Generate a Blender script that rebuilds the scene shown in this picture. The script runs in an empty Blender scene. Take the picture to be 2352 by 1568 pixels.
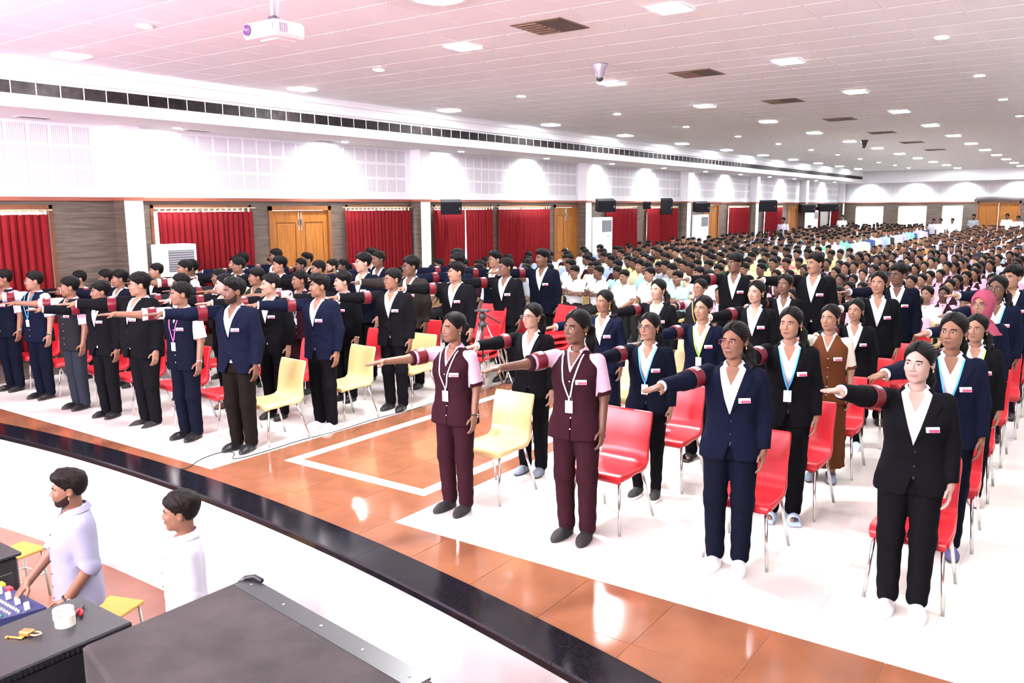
import bpy, bmesh, math, random
import numpy as np
from mathutils import Vector, Matrix
random.seed(7); RNG = np.random.default_rng(7)
scene = bpy.context.scene
COL = scene.collection

# ---------------------------------------------------------------- camera, world, lights, exposure
YAW, PITCH, ROLL, EYE = math.radians(35.33), math.radians(9.13), math.radians(-0.337), 2.40
FPX = 1906.0
cam_d = bpy.data.cameras.new('camera'); cam = bpy.data.objects.new('camera', cam_d); COL.objects.link(cam)
cam_d.sensor_fit = 'HORIZONTAL'; cam_d.sensor_width = 36.0; cam_d.lens = 36.0 * FPX / 2352.0
cam_d.clip_start = .05; cam_d.clip_end = 200
def _cam_matrix():
    cy, sy, cp, sp = math.cos(YAW), math.sin(YAW), math.cos(PITCH), math.sin(PITCH)
    f = Vector((-sy * cp, cy * cp, -sp)); r = Vector((cy, sy, 0)); u = r.cross(f)
    r2 = r * math.cos(ROLL) + u * math.sin(ROLL); u2 = -r * math.sin(ROLL) + u * math.cos(ROLL)
    return Matrix(((r2.x, u2.x, -f.x, 0), (r2.y, u2.y, -f.y, 0), (r2.z, u2.z, -f.z, EYE), (0, 0, 0, 1)))
cam.matrix_world = _cam_matrix()
scene.camera = cam

scene.view_settings.view_transform = 'Standard'; scene.view_settings.look = 'None'
scene.view_settings.gamma = 1.0; scene.view_settings.use_curve_mapping = False
scene.view_settings.exposure = EXPOSURE = 1.0

scene.cycles.max_bounces = 5; scene.cycles.use_light_tree = False; scene.cycles.diffuse_bounces = 3; scene.cycles.glossy_bounces = 3; scene.cycles.transmission_bounces = 4; scene.cycles.transparent_max_bounces = 5; scene.cycles.use_light_tree = False
world = bpy.data.worlds.new('daylight'); scene.world = world; world.use_nodes = True
world.node_tree.nodes['Background'].inputs[0].default_value = (.93, .97, 1, 1)
world.node_tree.nodes['Background'].inputs[1].default_value = 4.0

def area_light(name, loc, target, size, power, color=(1, 1, 1), size_y=None, spread=180):
    d = bpy.data.lights.new(name, 'AREA'); d.energy = power; d.color = color; d.shape = 'RECTANGLE'
    d.size = size; d.size_y = size_y or size; d.spread = math.radians(spread)
    o = bpy.data.objects.new(name, d); COL.objects.link(o); o.location = loc
    o.rotation_euler = (Vector(target) - Vector(loc)).to_track_quat('-Z', 'Y').to_euler()
    return o
def spot_light(name, loc, target, power, angle, blend=.6, color=(1, 1, 1), r=.05):
    d = bpy.data.lights.new(name, 'SPOT'); d.energy = power; d.color = color; d.spot_size = math.radians(angle); d.spot_blend = blend; d.shadow_soft_size = r
    o = bpy.data.objects.new(name, d); COL.objects.link(o); o.location = loc
    o.rotation_euler = (Vector(target) - Vector(loc)).to_track_quat('-Z', 'Y').to_euler()
    return o
# stage lighting bar above the stage edge, shining at the audience (behind the photographer)
for k, x in enumerate((-10.0, -7.0, -4.0, -1.0, 1.6)):
    area_light('stage_wash_light', (x, -3.6, 4.0), (x * .8 - 1.2, 10.5, .9), .9, 165, (.98, .97, 1))
for x in (-9.0, -5.0, -1.0):   # unseen fill lights, added to brighten the ceiling and the crowd
    area_light('ceiling_fill_light', (x, -3.6, 3.2), (x * .5 - 3, 20, 3.9), .8, 220, (.95, .88, 1))
# pink LED par cans of the stage tint the ceiling on that side
area_light('stage_pink_light', (-9.0, .2, 2.2), (-10.5, 6.0, 4.2), .5, 85, (1, .68, 1))
area_light('stage_pink_light', (-5.5, .6, 2.4), (-7.5, 7.0, 4.2), .5, 75, (1, .72, 1))

# ---------------------------------------------------------------- materials
MATS = {}
def mat(name, col, rough=.6, metal=0., spec=.5, bump=None, noise=None, emit=None, coat=0., sheen=0., alpha=None, trans=0.):
    if name in MATS: return MATS[name]
    m = bpy.data.materials.new(name); m.use_nodes = True; MATS[name] = m
    nt = m.node_tree; b = nt.nodes['Principled BSDF']
    b.inputs['Base Color'].default_value = (*col, 1); b.inputs['Roughness'].default_value = rough
    b.inputs['Metallic'].default_value = metal; b.inputs['Specular IOR Level'].default_value = spec
    b.inputs['Coat Weight'].default_value = coat; b.inputs['Sheen Weight'].default_value = sheen
    b.inputs['Transmission Weight'].default_value = trans
    if alpha is not None: b.inputs['Alpha'].default_value = alpha
    if emit: b.inputs['Emission Color'].default_value = (*emit[0], 1); b.inputs['Emission Strength'].default_value = emit[1]
    tc = None
    if noise:  # (scale, amount, detail[, stretch xyz])
        tc = nt.nodes.new('ShaderNodeTexCoord'); n = nt.nodes.new('ShaderNodeTexNoise'); n.inputs['Scale'].default_value = noise[0]; n.inputs['Detail'].default_value = noise[2]
        src = tc.outputs['Object']
        if len(noise) > 3:
            mp = nt.nodes.new('ShaderNodeMapping'); mp.inputs['Scale'].default_value = noise[3]; nt.links.new(src, mp.inputs[0]); src = mp.outputs[0]
        nt.links.new(src, n.inputs['Vector'])
        r = nt.nodes.new('ShaderNodeValToRGB'); a = noise[1]
        r.color_ramp.elements[0].position = .3; r.color_ramp.elements[1].position = .7
        r.color_ramp.elements[0].color = (*[c * (1 - a) for c in col], 1); r.color_ramp.elements[1].color = (*[min(c * (1 + a), 1) for c in col], 1)
        nt.links.new(n.outputs['Fac'], r.inputs[0]); nt.links.new(r.outputs[0], b.inputs['Base Color'])
    if bump:  # (scale, strength)
        tc = tc or nt.nodes.new('ShaderNodeTexCoord'); n = nt.nodes.new('ShaderNodeTexNoise'); n.inputs['Scale'].default_value = bump[0]; n.inputs['Detail'].default_value = 4
        nt.links.new(tc.outputs['Object'], n.inputs['Vector'])
        bp = nt.nodes.new('ShaderNodeBump'); bp.inputs['Strength'].default_value = bump[1]; bp.inputs['Distance'].default_value = .01
        nt.links.new(n.outputs['Fac'], bp.inputs['Height']); nt.links.new(bp.outputs[0], b.inputs['Normal'])
    return m
def dyed(m):
    """let the object's own colour (Object Info) tint the material, so that alike meshes stay shared"""
    nt = m.node_tree; b = nt.nodes['Principled BSDF']; oi = nt.nodes.new('ShaderNodeObjectInfo')
    src = b.inputs['Base Color'].links
    if src:
        mx = nt.nodes.new('ShaderNodeMixRGB'); mx.blend_type = 'MULTIPLY'; mx.inputs[0].default_value = 1.
        fr = src[0].from_socket; nt.links.new(fr, mx.inputs[1]); nt.links.new(oi.outputs['Color'], mx.inputs[2]); nt.links.new(mx.outputs[0], b.inputs['Base Color'])
    else: nt.links.new(oi.outputs['Color'], b.inputs['Base Color'])
    return m
def nodes_of(m): return m.node_tree.nodes, m.node_tree.links, m.node_tree.nodes['Principled BSDF']

# ---------------------------------------------------------------- object helpers
def tag(o, label=None, category=None, group=None, kind=None):
    if label: o['label'] = label
    if category: o['category'] = category
    if group: o['group'] = group
    if kind: o['kind'] = kind
    return o
def empty(name, loc=(0, 0, 0), rz=0., scale=1.):
    o = bpy.data.objects.new(name, None); COL.objects.link(o); o.location = loc; o.rotation_euler = (0, 0, rz); o.scale = (scale,) * 3 if not hasattr(scale, '__len__') else scale
    o.empty_display_size = .1
    return o
def link(name, me, parent=None, mats=None, loc=None):
    """mats: Material or (dyed Material, colour); the mesh keeps the materials, the object its colour"""
    o = bpy.data.objects.new(name, me); COL.objects.link(o)
    if parent is not None: o.parent = parent
    if loc is not None: o.location = loc
    for i, m in enumerate(mats or []):
        if isinstance(m, tuple): o.color = (*m[1], 1); m = m[0]
        if i >= len(me.materials): me.materials.append(m)
        elif me.materials[i] is None: me.materials[i] = m
    return o
class MB:
    """collects shapes for ONE mesh object"""
    def __init__(s): s.v, s.f, s.m = [], [], []
    def add(s, V, F, m=0):
        o = len(s.v); s.v += [tuple(map(float, p)) for p in V]; s.f += [tuple(int(i) + o for i in f) for f in F]; s.m += [m] * len(F); return s
    def box(s, c, h, m=0, bev=0., rz=0., R=None):
        x, y, z = h
        if bev > 0:
            b = min(bev, x * .95, y * .95, z * .95); V = []; 
            for sx in (-1, 1):
                for sy in (-1, 1):
                    for sz in (-1, 1):
                        V += [(sx * x, sy * (y - b), sz * (z - b)), (sx * (x - b), sy * y, sz * (z - b)), (sx * (x - b), sy * (y - b), sz * z)]
            def q(i, j, k, a): return ((i * 2 + j) * 2 + k) * 3 + a
            F = []
            for sgn in (0, 1):
                F.append([q(sgn, 0, 0, 0), q(sgn, 0, 1, 0), q(sgn, 1, 1, 0), q(sgn, 1, 0, 0)][::1 if sgn == 0 else -1])
                F.append([q(0, sgn, 0, 1), q(1, sgn, 0, 1), q(1, sgn, 1, 1), q(0, sgn, 1, 1)][::1 if sgn == 0 else -1])
                F.append([q(0, 0, sgn, 2), q(0, 1, sgn, 2), q(1, 1, sgn, 2), q(1, 0, sgn, 2)][::1 if sgn == 0 else -1])
            for i in (0, 1):
                for j in (0, 1):
                    fl = (i + j) % 2 == 0
                    F.append([q(i, j, 0, 0), q(i, j, 0, 1), q(i, j, 1, 1), q(i, j, 1, 0)][::1 if not fl else -1][::-1])
                    F.append([q(i, 0, j, 2), q(i, 0, j, 0), q(i, 1, j, 0), q(i, 1, j, 2)][::1 if fl else -1])
                    F.append([q(0, i, j, 1), q(0, i, j, 2), q(1, i, j, 2), q(1, i, j, 1)][::1 if fl else -1])
            for i in (0, 1):
                for j in (0, 1):
                    for k in (0, 1):
                        F.append([q(i, j, k, 0), q(i, j, k, 1), q(i, j, k, 2)][::1 if (i + j + k) % 2 else -1])
        else:
            V = [(sx * x, sy * y, sz * z) for sx in (-1, 1) for sy in (-1, 1) for sz in (-1, 1)]
            F = [(0, 1, 3, 2), (4, 6, 7, 5), (0, 4, 5, 1), (2, 3, 7, 6), (0, 2, 6, 4), (1, 5, 7, 3)]
        M = Matrix.Rotation(rz, 3, 'Z') if R is None else R
        return s.add([M @ Vector(p) + Vector(c) for p in V], F, m)
    def bx(s, x0, x1, y0, y1, z0, z1, m=0, bev=0.): return s.box(((x0 + x1) / 2, (y0 + y1) / 2, (z0 + z1) / 2), (abs(x1 - x0) / 2, abs(y1 - y0) / 2, abs(z1 - z0) / 2), m, bev)
    def tube(s, pts, r, n=8, m=0, closed=False):
        V, F = tube_v(pts, r, n, closed); return s.add(V, F, m)
    def lathe(s, prof, n=20, m=0, c=(0, 0, 0), R=None):
        V, F = [], []
        for (r, z) in prof:
            for i in range(n):
                a = 2 * math.pi * i / n; p = Vector((r * math.cos(a), r * math.sin(a), z)); p = (R @ p if R is not None else p) + Vector(c); V.append(p)
        for j in range(len(prof) - 1):
            for i in range(n): F.append((j * n + i, j * n + (i + 1) % n, (j + 1) * n + (i + 1) % n, (j + 1) * n + i))
        F.append(tuple(range(n))[::-1]); F.append(tuple(range((len(prof) - 1) * n, len(prof) * n)))
        return s.add(V, F, m)
    def mesh(s, name, smooth=False):
        me = bpy.data.meshes.new(name); me.from_pydata(s.v, [], s.f); me.polygons.foreach_set('material_index', s.m)
        if smooth: me.polygons.foreach_set('use_smooth', [True] * len(s.f))
        me.update(); return me
    def build(s, name, mats, parent=None, loc=None, smooth=False):
        me = s.mesh(name, smooth); mats = mats if isinstance(mats, (list, tuple)) else [mats]
        for m in mats: me.materials.append(m)
        o = bpy.data.objects.new(name, me); COL.objects.link(o)
        if parent is not None: o.parent = parent
        if loc is not None: o.location = loc
        return o
# ---------------------------------------------------------------- people: signed-distance sculpting, meshed once and shared
def v3(*a): return np.array(a, float)
def nrm(a): return a / (np.linalg.norm(a) + 1e-12)
def cap(P, a, b, ra, rb=None):
    rb = ra if rb is None else rb
    ba = b - a
    t = np.clip(((P - a) @ ba) / (ba @ ba + 1e-12), 0, 1)
    q = P - a - t[:, None] * ba
    return np.sqrt((q * q).sum(1)) - (ra + (rb - ra) * t)
def ell(P, c, r, R=None):
    q = P - c
    if R is not None: q = q @ R
    r = np.asarray(r, float)
    k0 = np.sqrt(((q / r) ** 2).sum(1)); k1 = np.sqrt(((q / (r * r)) ** 2).sum(1)) + 1e-9
    return k0 * (k0 - 1) / k1
def rbx(P, c, h, rad, R=None):
    q = P - c
    if R is not None: q = q @ R
    q = np.abs(q) - (np.asarray(h) - rad)
    return np.sqrt((np.maximum(q, 0) ** 2).sum(1)) + np.minimum(q.max(1), 0) - rad
def smin(a, b, k):
    h = np.clip(.5 + .5 * (b - a) / k, 0, 1)
    return b + (a - b) * h - k * h * (1 - h)
def smax(a, b, k): return -smin(-a, -b, k)
def loft(P, tab, n=2.4):
    t = np.asarray(tab, float)
    z = P[:, 2]
    zz = np.linspace(t[0, 0], t[-1, 0], 160)
    ker = np.hanning(17); ker /= ker.sum()
    cols = []
    for j in (1, 2, 3):
        f = np.interp(zz, t[:, 0], t[:, j])
        cols.append(np.convolve(np.pad(f, 8, mode='edge'), ker, mode='valid'))
    wx, wy, cy = (np.interp(z, zz, c) for c in cols)
    r = (np.abs(P[:, 0] / wx) ** n + np.abs((P[:, 1] - cy) / wy) ** n) ** (1 / n)
    d = (r - 1) * np.minimum(wx, wy)
    return np.maximum(d, np.maximum(t[0, 0] - z, z - t[-1, 0]))
def wob(P, f, a, s=0.):
    x, y, z = P.T * f
    return a * (np.sin(x * 1.3 + 1.7 * np.sin(z * .9 + s) + s) * np.sin(y * 1.7 + 1.1 * np.sin(x * .7 - s)) + .6 * np.sin(z * 2.1 + 1.3 * np.sin(y * 1.9 + x + s)))

def snet(fn, lo, hi, h, B=6):
    lo = np.asarray(lo, float); hi = np.asarray(hi, float)
    nb = np.maximum(np.ceil((hi - lo) / (h * B)).astype(int), 1)
    n = nb * B
    bi = np.stack(np.meshgrid(*[np.arange(k) for k in nb], indexing='ij'), -1).reshape(-1, 3)
    cen = lo + (bi * B + (B - 1) / 2) * h
    dc = fn(cen)
    near = np.abs(dc) < B * h * 1.35
    V = np.empty(tuple(nb) + (B, B, B), np.float32)
    V.reshape(len(bi), -1)[:] = np.where(dc < 0, -1, 1)[:, None]
    off = np.stack(np.meshgrid(*[np.arange(B)] * 3, indexing='ij'), -1).reshape(-1, 3)
    pts = lo + ((bi[near] * B)[:, None, :] + off[None]).reshape(-1, 3) * h
    V.reshape(len(bi), -1)[near] = fn(pts).reshape(-1, B ** 3)
    V = V.transpose(0, 3, 1, 4, 2, 5).reshape(n)
    V[0] = V[-1] = 1; V[:, 0] = V[:, -1] = 1; V[:, :, 0] = V[:, :, -1] = 1
    S = V < 0
    C = [(i, j, k) for i in (0, 1) for j in (0, 1) for k in (0, 1)]
    cnt = np.zeros(n - 1, np.int8)
    for i, j, k in C: cnt += S[i:n[0] - 1 + i, j:n[1] - 1 + j, k:n[2] - 1 + k]
    act = (cnt > 0) & (cnt < 8)
    idx = np.argwhere(act)
    ids = np.full(n - 1, -1, np.int32); ids[act] = np.arange(len(idx))
    cv = np.stack([V[idx[:, 0] + i, idx[:, 1] + j, idx[:, 2] + k] for i, j, k in C], 1).astype(float)
    acc = np.zeros((len(idx), 3)); num = np.zeros(len(idx))
    for a in range(8):
        for b in range(a + 1, 8):
            if sum(x != y for x, y in zip(C[a], C[b])) != 1: continue
            va, vb = cv[:, a], cv[:, b]
            m = (va < 0) != (vb < 0)
            t = np.where(m, va / np.where(m, va - vb, 1), 0)
            acc += np.where(m[:, None], np.array(C[a]) + t[:, None] * (np.array(C[b]) - np.array(C[a])), 0)
            num += m
    verts = lo + (idx + acc / num[:, None]) * h
    faces = []
    for ax in range(3):
        u, w = (ax + 1) % 3, (ax + 2) % 3
        s0 = [slice(1, -1)] * 3; s1 = [slice(1, -1)] * 3
        s0[ax] = slice(0, n[ax] - 1); s1[ax] = slice(1, n[ax])
        A, Bq = S[tuple(s0)], S[tuple(s1)]
        e = np.argwhere(A != Bq)
        fl = A[tuple(e.T)]
        e[:, u] += 1; e[:, w] += 1
        du = np.zeros(3, int); du[u] = 1; dw = np.zeros(3, int); dw[w] = 1
        q = np.stack([ids[tuple((e - du - dw).T)], ids[tuple((e - dw).T)], ids[tuple(e.T)], ids[tuple((e - du).T)]], 1)
        q[~fl] = q[~fl][:, ::-1]
        faces.append(q)
    F = np.concatenate(faces)
    return verts, F[(F >= 0).all(1)]

def to_mesh(name, parts, mats=None, smooth=True):
    """parts: list of (verts, faces, slot)"""
    vs, ls, sizes, mi, o = [], [], [], [], 0
    for V, F, s in parts:
        if isinstance(F, np.ndarray):
            vs.append(V); ls.append((F + o).ravel()); sizes.append(np.full(len(F), F.shape[1])); mi.append(np.full(len(F), s))
        else:
            vs.append(np.asarray(V, float)); ls.append(np.array([i + o for f in F for i in f])); sizes.append(np.array([len(f) for f in F])); mi.append(np.full(len(F), s))
        o += len(vs[-1])
    V = np.concatenate(vs); L = np.concatenate(ls).astype(np.int32); Z = np.concatenate(sizes).astype(np.int32); M = np.concatenate(mi).astype(np.int32)
    me = bpy.data.meshes.new(name)
    me.vertices.add(len(V)); me.vertices.foreach_set('co', V.astype(np.float32).ravel())
    me.loops.add(len(L)); me.loops.foreach_set('vertex_index', L)
    me.polygons.add(len(Z))
    st = np.concatenate([[0], np.cumsum(Z)[:-1]]).astype(np.int32)
    me.polygons.foreach_set('loop_start', st)
    me.polygons.foreach_set('material_index', M)
    me.polygons.foreach_set('use_smooth', np.full(len(Z), smooth))
    me.update(calc_edges=True)
    for m in (mats or []): me.materials.append(m)
    return me

# ---- skeleton poses (metres, facing -Y, person's right = -X); all for a 1.70 m figure
def pose(name):
    J = dict(dz=0., seat=False)
    J['hip'] = [v3(-.09, 0, .90), v3(.09, 0, .90)]
    J['kne'] = [v3(-.092, -.012, .49), v3(.092, -.012, .49)]
    J['ank'] = [v3(-.085, .02, .085), v3(.085, .02, .085)]
    J['sho'] = [v3(-.176, .005, 1.370), v3(.176, .005, 1.370)]
    hang = lambda s: (v3(s * .222, .022, 1.112), v3(s * .232, -.035, .872), nrm(v3(s * .0, -.16, -1)), v3(-s, 0, 0), .55)
    J['arm'] = [None, hang(1)]
    if name.startswith('oath'):
        el, ab = (-4., 27.) if name == 'oath' else ((2., 38.) if name == 'oath_low' else (11., 29.))
        e, a = math.radians(el), math.radians(ab)
        d = v3(-math.sin(a) * math.cos(e), -math.cos(a) * math.cos(e), math.sin(e))
        S = J['sho'][0]
        J['sho'][0] = S = S + v3(-.010, -.018, .010)
        al = 1.0 if name == 'oath_low' else .94
        E = S + d * .275 * al + v3(0, 0, -.012)
        Wp = S + d * .525 * al
        J['arm'][0] = (E, Wp, nrm(d * v3(1, 1, .75)), v3(0, 0, -1), .06)
    elif name == 'hang':
        J['arm'][0] = hang(-1)
    elif name == 'desk':
        J['arm'][0] = (v3(-.222, -.085, 1.12), v3(-.16, -.27, .955), nrm(v3(.05, -.62, -.65)), nrm(v3(0, .65, -.7)), .45)
        J['arm'][1] = (v3(.235, .03, 1.11), v3(.19, -.12, .90), nrm(v3(-.1, -.5, -.8)), v3(-1, 0, 0), .5)
    elif name.startswith('seat'):
        J['seat'] = True; J['dz'] = -.41
        for k, s in ((0, -1), (1, 1)):
            J['hip'][k] = v3(s * .09, .0, .50); J['kne'][k] = v3(s * .12, -.44, .49); J['ank'][k] = v3(s * .11, -.40, .085)
            J['sho'][k] = J['sho'][k] + v3(0, .03, -.41)
            if name == 'seat':
                J['arm'][k] = (v3(s * .235, -.06, .73), v3(s * .10, -.27, .62), nrm(v3(-s * .8, -.5, -.12)), nrm(v3(0, .15, -1)), .35)
            else:
                J['arm'][k] = (v3(s * .225, -.10, .76), v3(s * -.02, -.20, .80 + .03 * s), nrm(v3(-s, .05, .1)), nrm(v3(0, 1, 0)), .3)
    return J

TORSO = dict(
    m=dict(body=[(.80, .150, .100, .0), (.90, .160, .108, .0), (1.0, .142, .100, -.0), (1.12, .150, .105, -.002), (1.25, .168, .112, -.004), (1.33, .170, .102, .0), (1.39, .138, .082, .008), (1.43, .075, .065, .014), (1.46, .055, .055, .012)],
           shirt=[(.84, .172, .122, .0), (1.0, .162, .118, -.004), (1.12, .166, .119, -.005), (1.25, .182, .124, -.006), (1.33, .184, .113, .0), (1.39, .150, .093, .008), (1.425, .088, .078, .012), (1.45, .070, .068, .012)],
           coat=[(.78, .208, .146, .0), (.90, .200, .144, .0), (1.02, .184, .136, -.004), (1.12, .184, .135, -.006), (1.25, .201, .138, -.008), (1.33, .210, .126, .0), (1.388, .190, .108, .008), (1.425, .118, .092, .012), (1.445, .080, .080, .016)]),
    f=dict(body=[(.80, .160, .108, .0), (.90, .165, .112, .0), (1.0, .132, .095, .0), (1.10, .128, .095, -.002), (1.22, .145, .118, -.014), (1.31, .150, .100, -.004), (1.37, .125, .080, .006), (1.41, .068, .060, .012), (1.45, .048, .049, .012)],
           shirt=[(.84, .182, .128, .0), (1.0, .152, .115, .0), (1.10, .148, .112, -.004), (1.22, .163, .134, -.014), (1.31, .166, .113, -.004), (1.37, .138, .090, .006), (1.41, .080, .071, .012), (1.435, .062, .062, .012)],
           coat=[(.76, .212, .150, .0), (.86, .208, .150, .0), (1.0, .172, .130, .0), (1.10, .164, .126, -.004), (1.22, .178, .146, -.014), (1.31, .184, .125, -.003), (1.365, .162, .105, .008), (1.40, .102, .086, .012), (1.425, .072, .072, .016)]))

def rotz(a):
    c, s = math.cos(a), math.sin(a)
    return np.array([[c, -s, 0], [s, c, 0], [0, 0, 1.]])

class Fig:
    """one sculpted figure: sex, pose, girth, head yaw -> part meshes on demand"""
    def __init__(self, sex, pz, fat=0., yaw=-14., res=1., shx=1.):
        self.sex, self.J, self.fat, self.res = sex, pose(pz), fat, res
        self.f = sex == 'f'
        J = self.J
        if self.f:
            dx = .02
            for k, s in ((0, 1), (1, -1)):
                J['sho'][k] = J['sho'][k] + v3(s * dx, 0, -.022)
                E, Wp, d, nn, c = J['arm'][k]
                J['arm'][k] = (E + v3(s * dx * .9, 0, -.015), Wp + v3(s * dx * .9, 0, 0.0 if J['seat'] else -.012), d, nn, c)
        self.hr = 1.0
        hz = 1.588 + J['dz']
        self.hc = v3(0, -.006 + (.03 if J['seat'] else 0), hz)
        self.HR = rotz(math.radians(yaw))
        self.thin = .9 if self.f else 1.0
        self.ar = .9 if self.f else 1.0
        self._prof = {}
    def tab(self, which):
        if which not in self._prof:
            t = []
            oy = .03 if self.J['seat'] else 0
            for z, wx, wy, cy in TORSO[self.sex][which]:
                g = self.fat * np.exp(-((z - 1.03) / .22) ** 2) + .35 * self.fat
                t.append((z + self.J['dz'], wx + g, wy + g * 1.15, cy - g * .35 + oy))
            self._prof[which] = t
        return self._prof[which]
    # local head coordinates
    def H(self, P): return (P - self.hc) @ self.HR
    def head(self, P, neck=True):
        Q = self.H(P); Q = Q * v3(1, 1, 1)
        f = self.f
        A = Q.copy(); A[:, 0] = np.abs(A[:, 0])
        d = ell(A, v3(0, .014, .030), (.0735, .093, .084))
        d = smin(d, ell(A, v3(0, -.028, -.030), (.0575, .068, .080)), .035)
        d = smin(d, ell(A, v3(.030, -.020, -.070), (.026, .045, .030)), .030)
        d = smin(d, ell(A, v3(0, -.066, -.098), (.022 if f else .026, .020, .018)), .032)
        d = smin(d, ell(A, v3(.035, -.066 - (.002 if f else 0), -.028), (.021, .019, .023)), .022)
        d = smin(d, cap(A, v3(0, -.086, .022), v3(.036, -.076, .022), .010 if not f else .0045), .016)
        d = smax(d, -ell(A, v3(.031, -.101, .003), (.018, .016, .0105)), .010)
        d = smin(d, cap(Q, v3(0, -.091, .010), v3(0, -.107, -.029), .0065, .0105), .010)
        d = smin(d, ell(A, v3(.0115, -.099, -.034), (.0085, .0105, .0075)), .006)
        d = smin(d, ell(A, v3(0, -.089, -.062), (.022, .010, .012)), .014)
        d = smin(d, ell(A, v3(.031, -.0815, .0115), (.017, .012, .0045)), .005)
        d = smin(d, ell(A, v3(.031, -.0805, -.0065), (.015, .010, .0035)), .006)
        ear = smax(ell(A, v3(.077, .014, -.004), (.0085, .021, .032)), -ell(A, v3(.089, .008, 0), (.009, .012, .020)), .004)
        d = smin(d, ear, .007)
        if neck:
            c = self.hc
            d = smin(d, cap(P, c + v3(0, .022, -.22), c + v3(0, .022, -.06), .052 * self.thin, .050 * self.thin), .028)
        return d
    def skull(self, Q):
        d = ell(Q, v3(0, .014, .030), (.0735, .093, .084))
        return smin(d, ell(Q, v3(0, -.028, -.030), (.0575, .068, .080)), .035)
    def armrad(self): return np.array([.047, .043, .040, .029]) * self.ar + np.array([1, .7, .4, .1]) * self.fat * .35
    def arm(self, P, k, add=(0, 0, 0), blend=.01):
        S = self.J['sho'][k]; E, Wp = self.J['arm'][k][:2]
        r = self.armrad()
        a, b, c = add
        return smin(cap(P, S, E, r[0] + a, r[1] + b), cap(P, E, Wp, r[2] + b, r[3] + c), blend + .01)
    def hand(self, P, k):
        E, Wp, d, nn, curl = self.J['arm'][k]
        s = -1 if k == 0 else 1
        nn = nrm(nn - d * (nn @ d)); side = nrm(np.cross(d, nn)) * (1 if k == 0 else -1)   # towards the thumb
        m = .93 if self.f else 1.0
        c0 = Wp + d * .048 * m
        R = np.stack([side, d, nn], 1)
        D = rbx(P, c0, (.037 * m, .047 * m, .0125), .011, R)
        D = smin(D, cap(P, Wp - d * .03, Wp + d * .02, .024 * m, .021 * m), .02)
        for i, (o, L) in enumerate(((.028, .072), (.0095, .081), (-.0095, .075), (-.028, .058))):
            a = c0 + side * o * m + d * .042 * m
            dd = nrm(d + side * (o * .9)); L *= m; r = .0092 * m
            for j, fr in enumerate((.44, .31, .25)):
                ang = curl * (.55 + .5 * j) + (.03 if j else 0)
                q = nrm(dd * math.cos(ang) + nn * math.sin(ang))
                b = a + q * L * fr
                D = smin(D, cap(P, a, b, r, r * .9), .004)
                a, r = b, r * .9
        a = c0 + side * .026 * m - d * .028 * m + nn * .006
        b = a + nrm(side * .8 + d * .55 + nn * .35) * .038 * m
        D = smin(D, cap(P, a, b, .0125 * m, .0105 * m), .012)
        b2 = b + nrm(side * .25 + d * .95 + nn * .25) * .034 * m
        return smin(D, cap(P, b, b2, .0100 * m, .0080 * m), .005)
    def leg(self, P, k, a=0, b=0, c=0):
        h, n, t = self.J['hip'][k], self.J['kne'][k], self.J['ank'][k]
        m = 1.03 if self.f else 1.0
        return smin(cap(P, h + v3(0, 0, 0), n, (.080 + self.fat * .7) * m + a, .056 + b), cap(P, n, t, .055 + b, .038 + c), .03)
    # ---- meshes
    def body_parts(self, slots=(0,)):
        hc = self.hc
        dz = self.J['dz']
        zn = 1.435 + dz if not self.f else 1.415 + dz
        out = []
        oy = .03 if self.J['seat'] else 0
        hd = .0042 * self.res
        V, F = snet(lambda P: np.maximum(self.head(P), zn - P[:, 2]), hc - v3(.105, .145, .20), hc + v3(.105, .125, .125), hd)
        out.append((V, F, 0))
        def core(P):
            d = loft(P, self.tab('body'))
            for k in (0, 1):
                d = smin(d, self.arm(P, k), .03)
                d = smin(d, self.leg(P, k), .04)
                A = self.J['ank'][k]
                d = smin(d, cap(P, A + v3(0, .02, -.045), A + v3(0, -.13, -.055), .030, .024), .02)
            c = hc
            d = smin(d, cap(P, c + v3(0, .022, -.22), c + v3(0, .022, -.10), .052 * self.thin), .03)
            return d
        pts = [p for k in (0, 1) for p in (self.J['sho'][k], self.J['arm'][k][0], self.J['arm'][k][1], self.J['kne'][k], self.J['ank'][k])]
        lo = np.min(pts, 0) - .2; hi = np.max(pts, 0) + .2; lo[2] = -.01; hi[2] = zn + .012
        def corec(P):
            d = np.maximum(core(P), P[:, 2] - zn - .004)
            for k in (0, 1):
                Wp, dd = self.J['arm'][k][1:3]
                E = self.J['arm'][k][0]; ad = nrm(Wp - E)
                # stop the coarse core at the wrist
                near = ((P - Wp) @ ad) - .002
                d = np.maximum(d, np.where(np.linalg.norm(P - Wp, axis=1) < .14, near, -1))
            return d
        V, F = snet(corec, lo, hi, .0125 * max(self.res, 1))
        out.append((V, F, 0))
        for k in (0, 1):
            Wp, d = self.J['arm'][k][1:3]; E = self.J['arm'][k][0]; ad = nrm(Wp - E)
            c = Wp + d * .09
            def hf(P, k=k, Wp=Wp, ad=ad):
                h = smin(self.hand(P, k), self.arm(P, k), .012)
                return np.maximum(h, -((P - Wp) @ ad) - .012)
            V, F = snet(hf, c - .13, c + .13, .0042 * self.res)
            out.append((V, F, 0))
        return out
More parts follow.
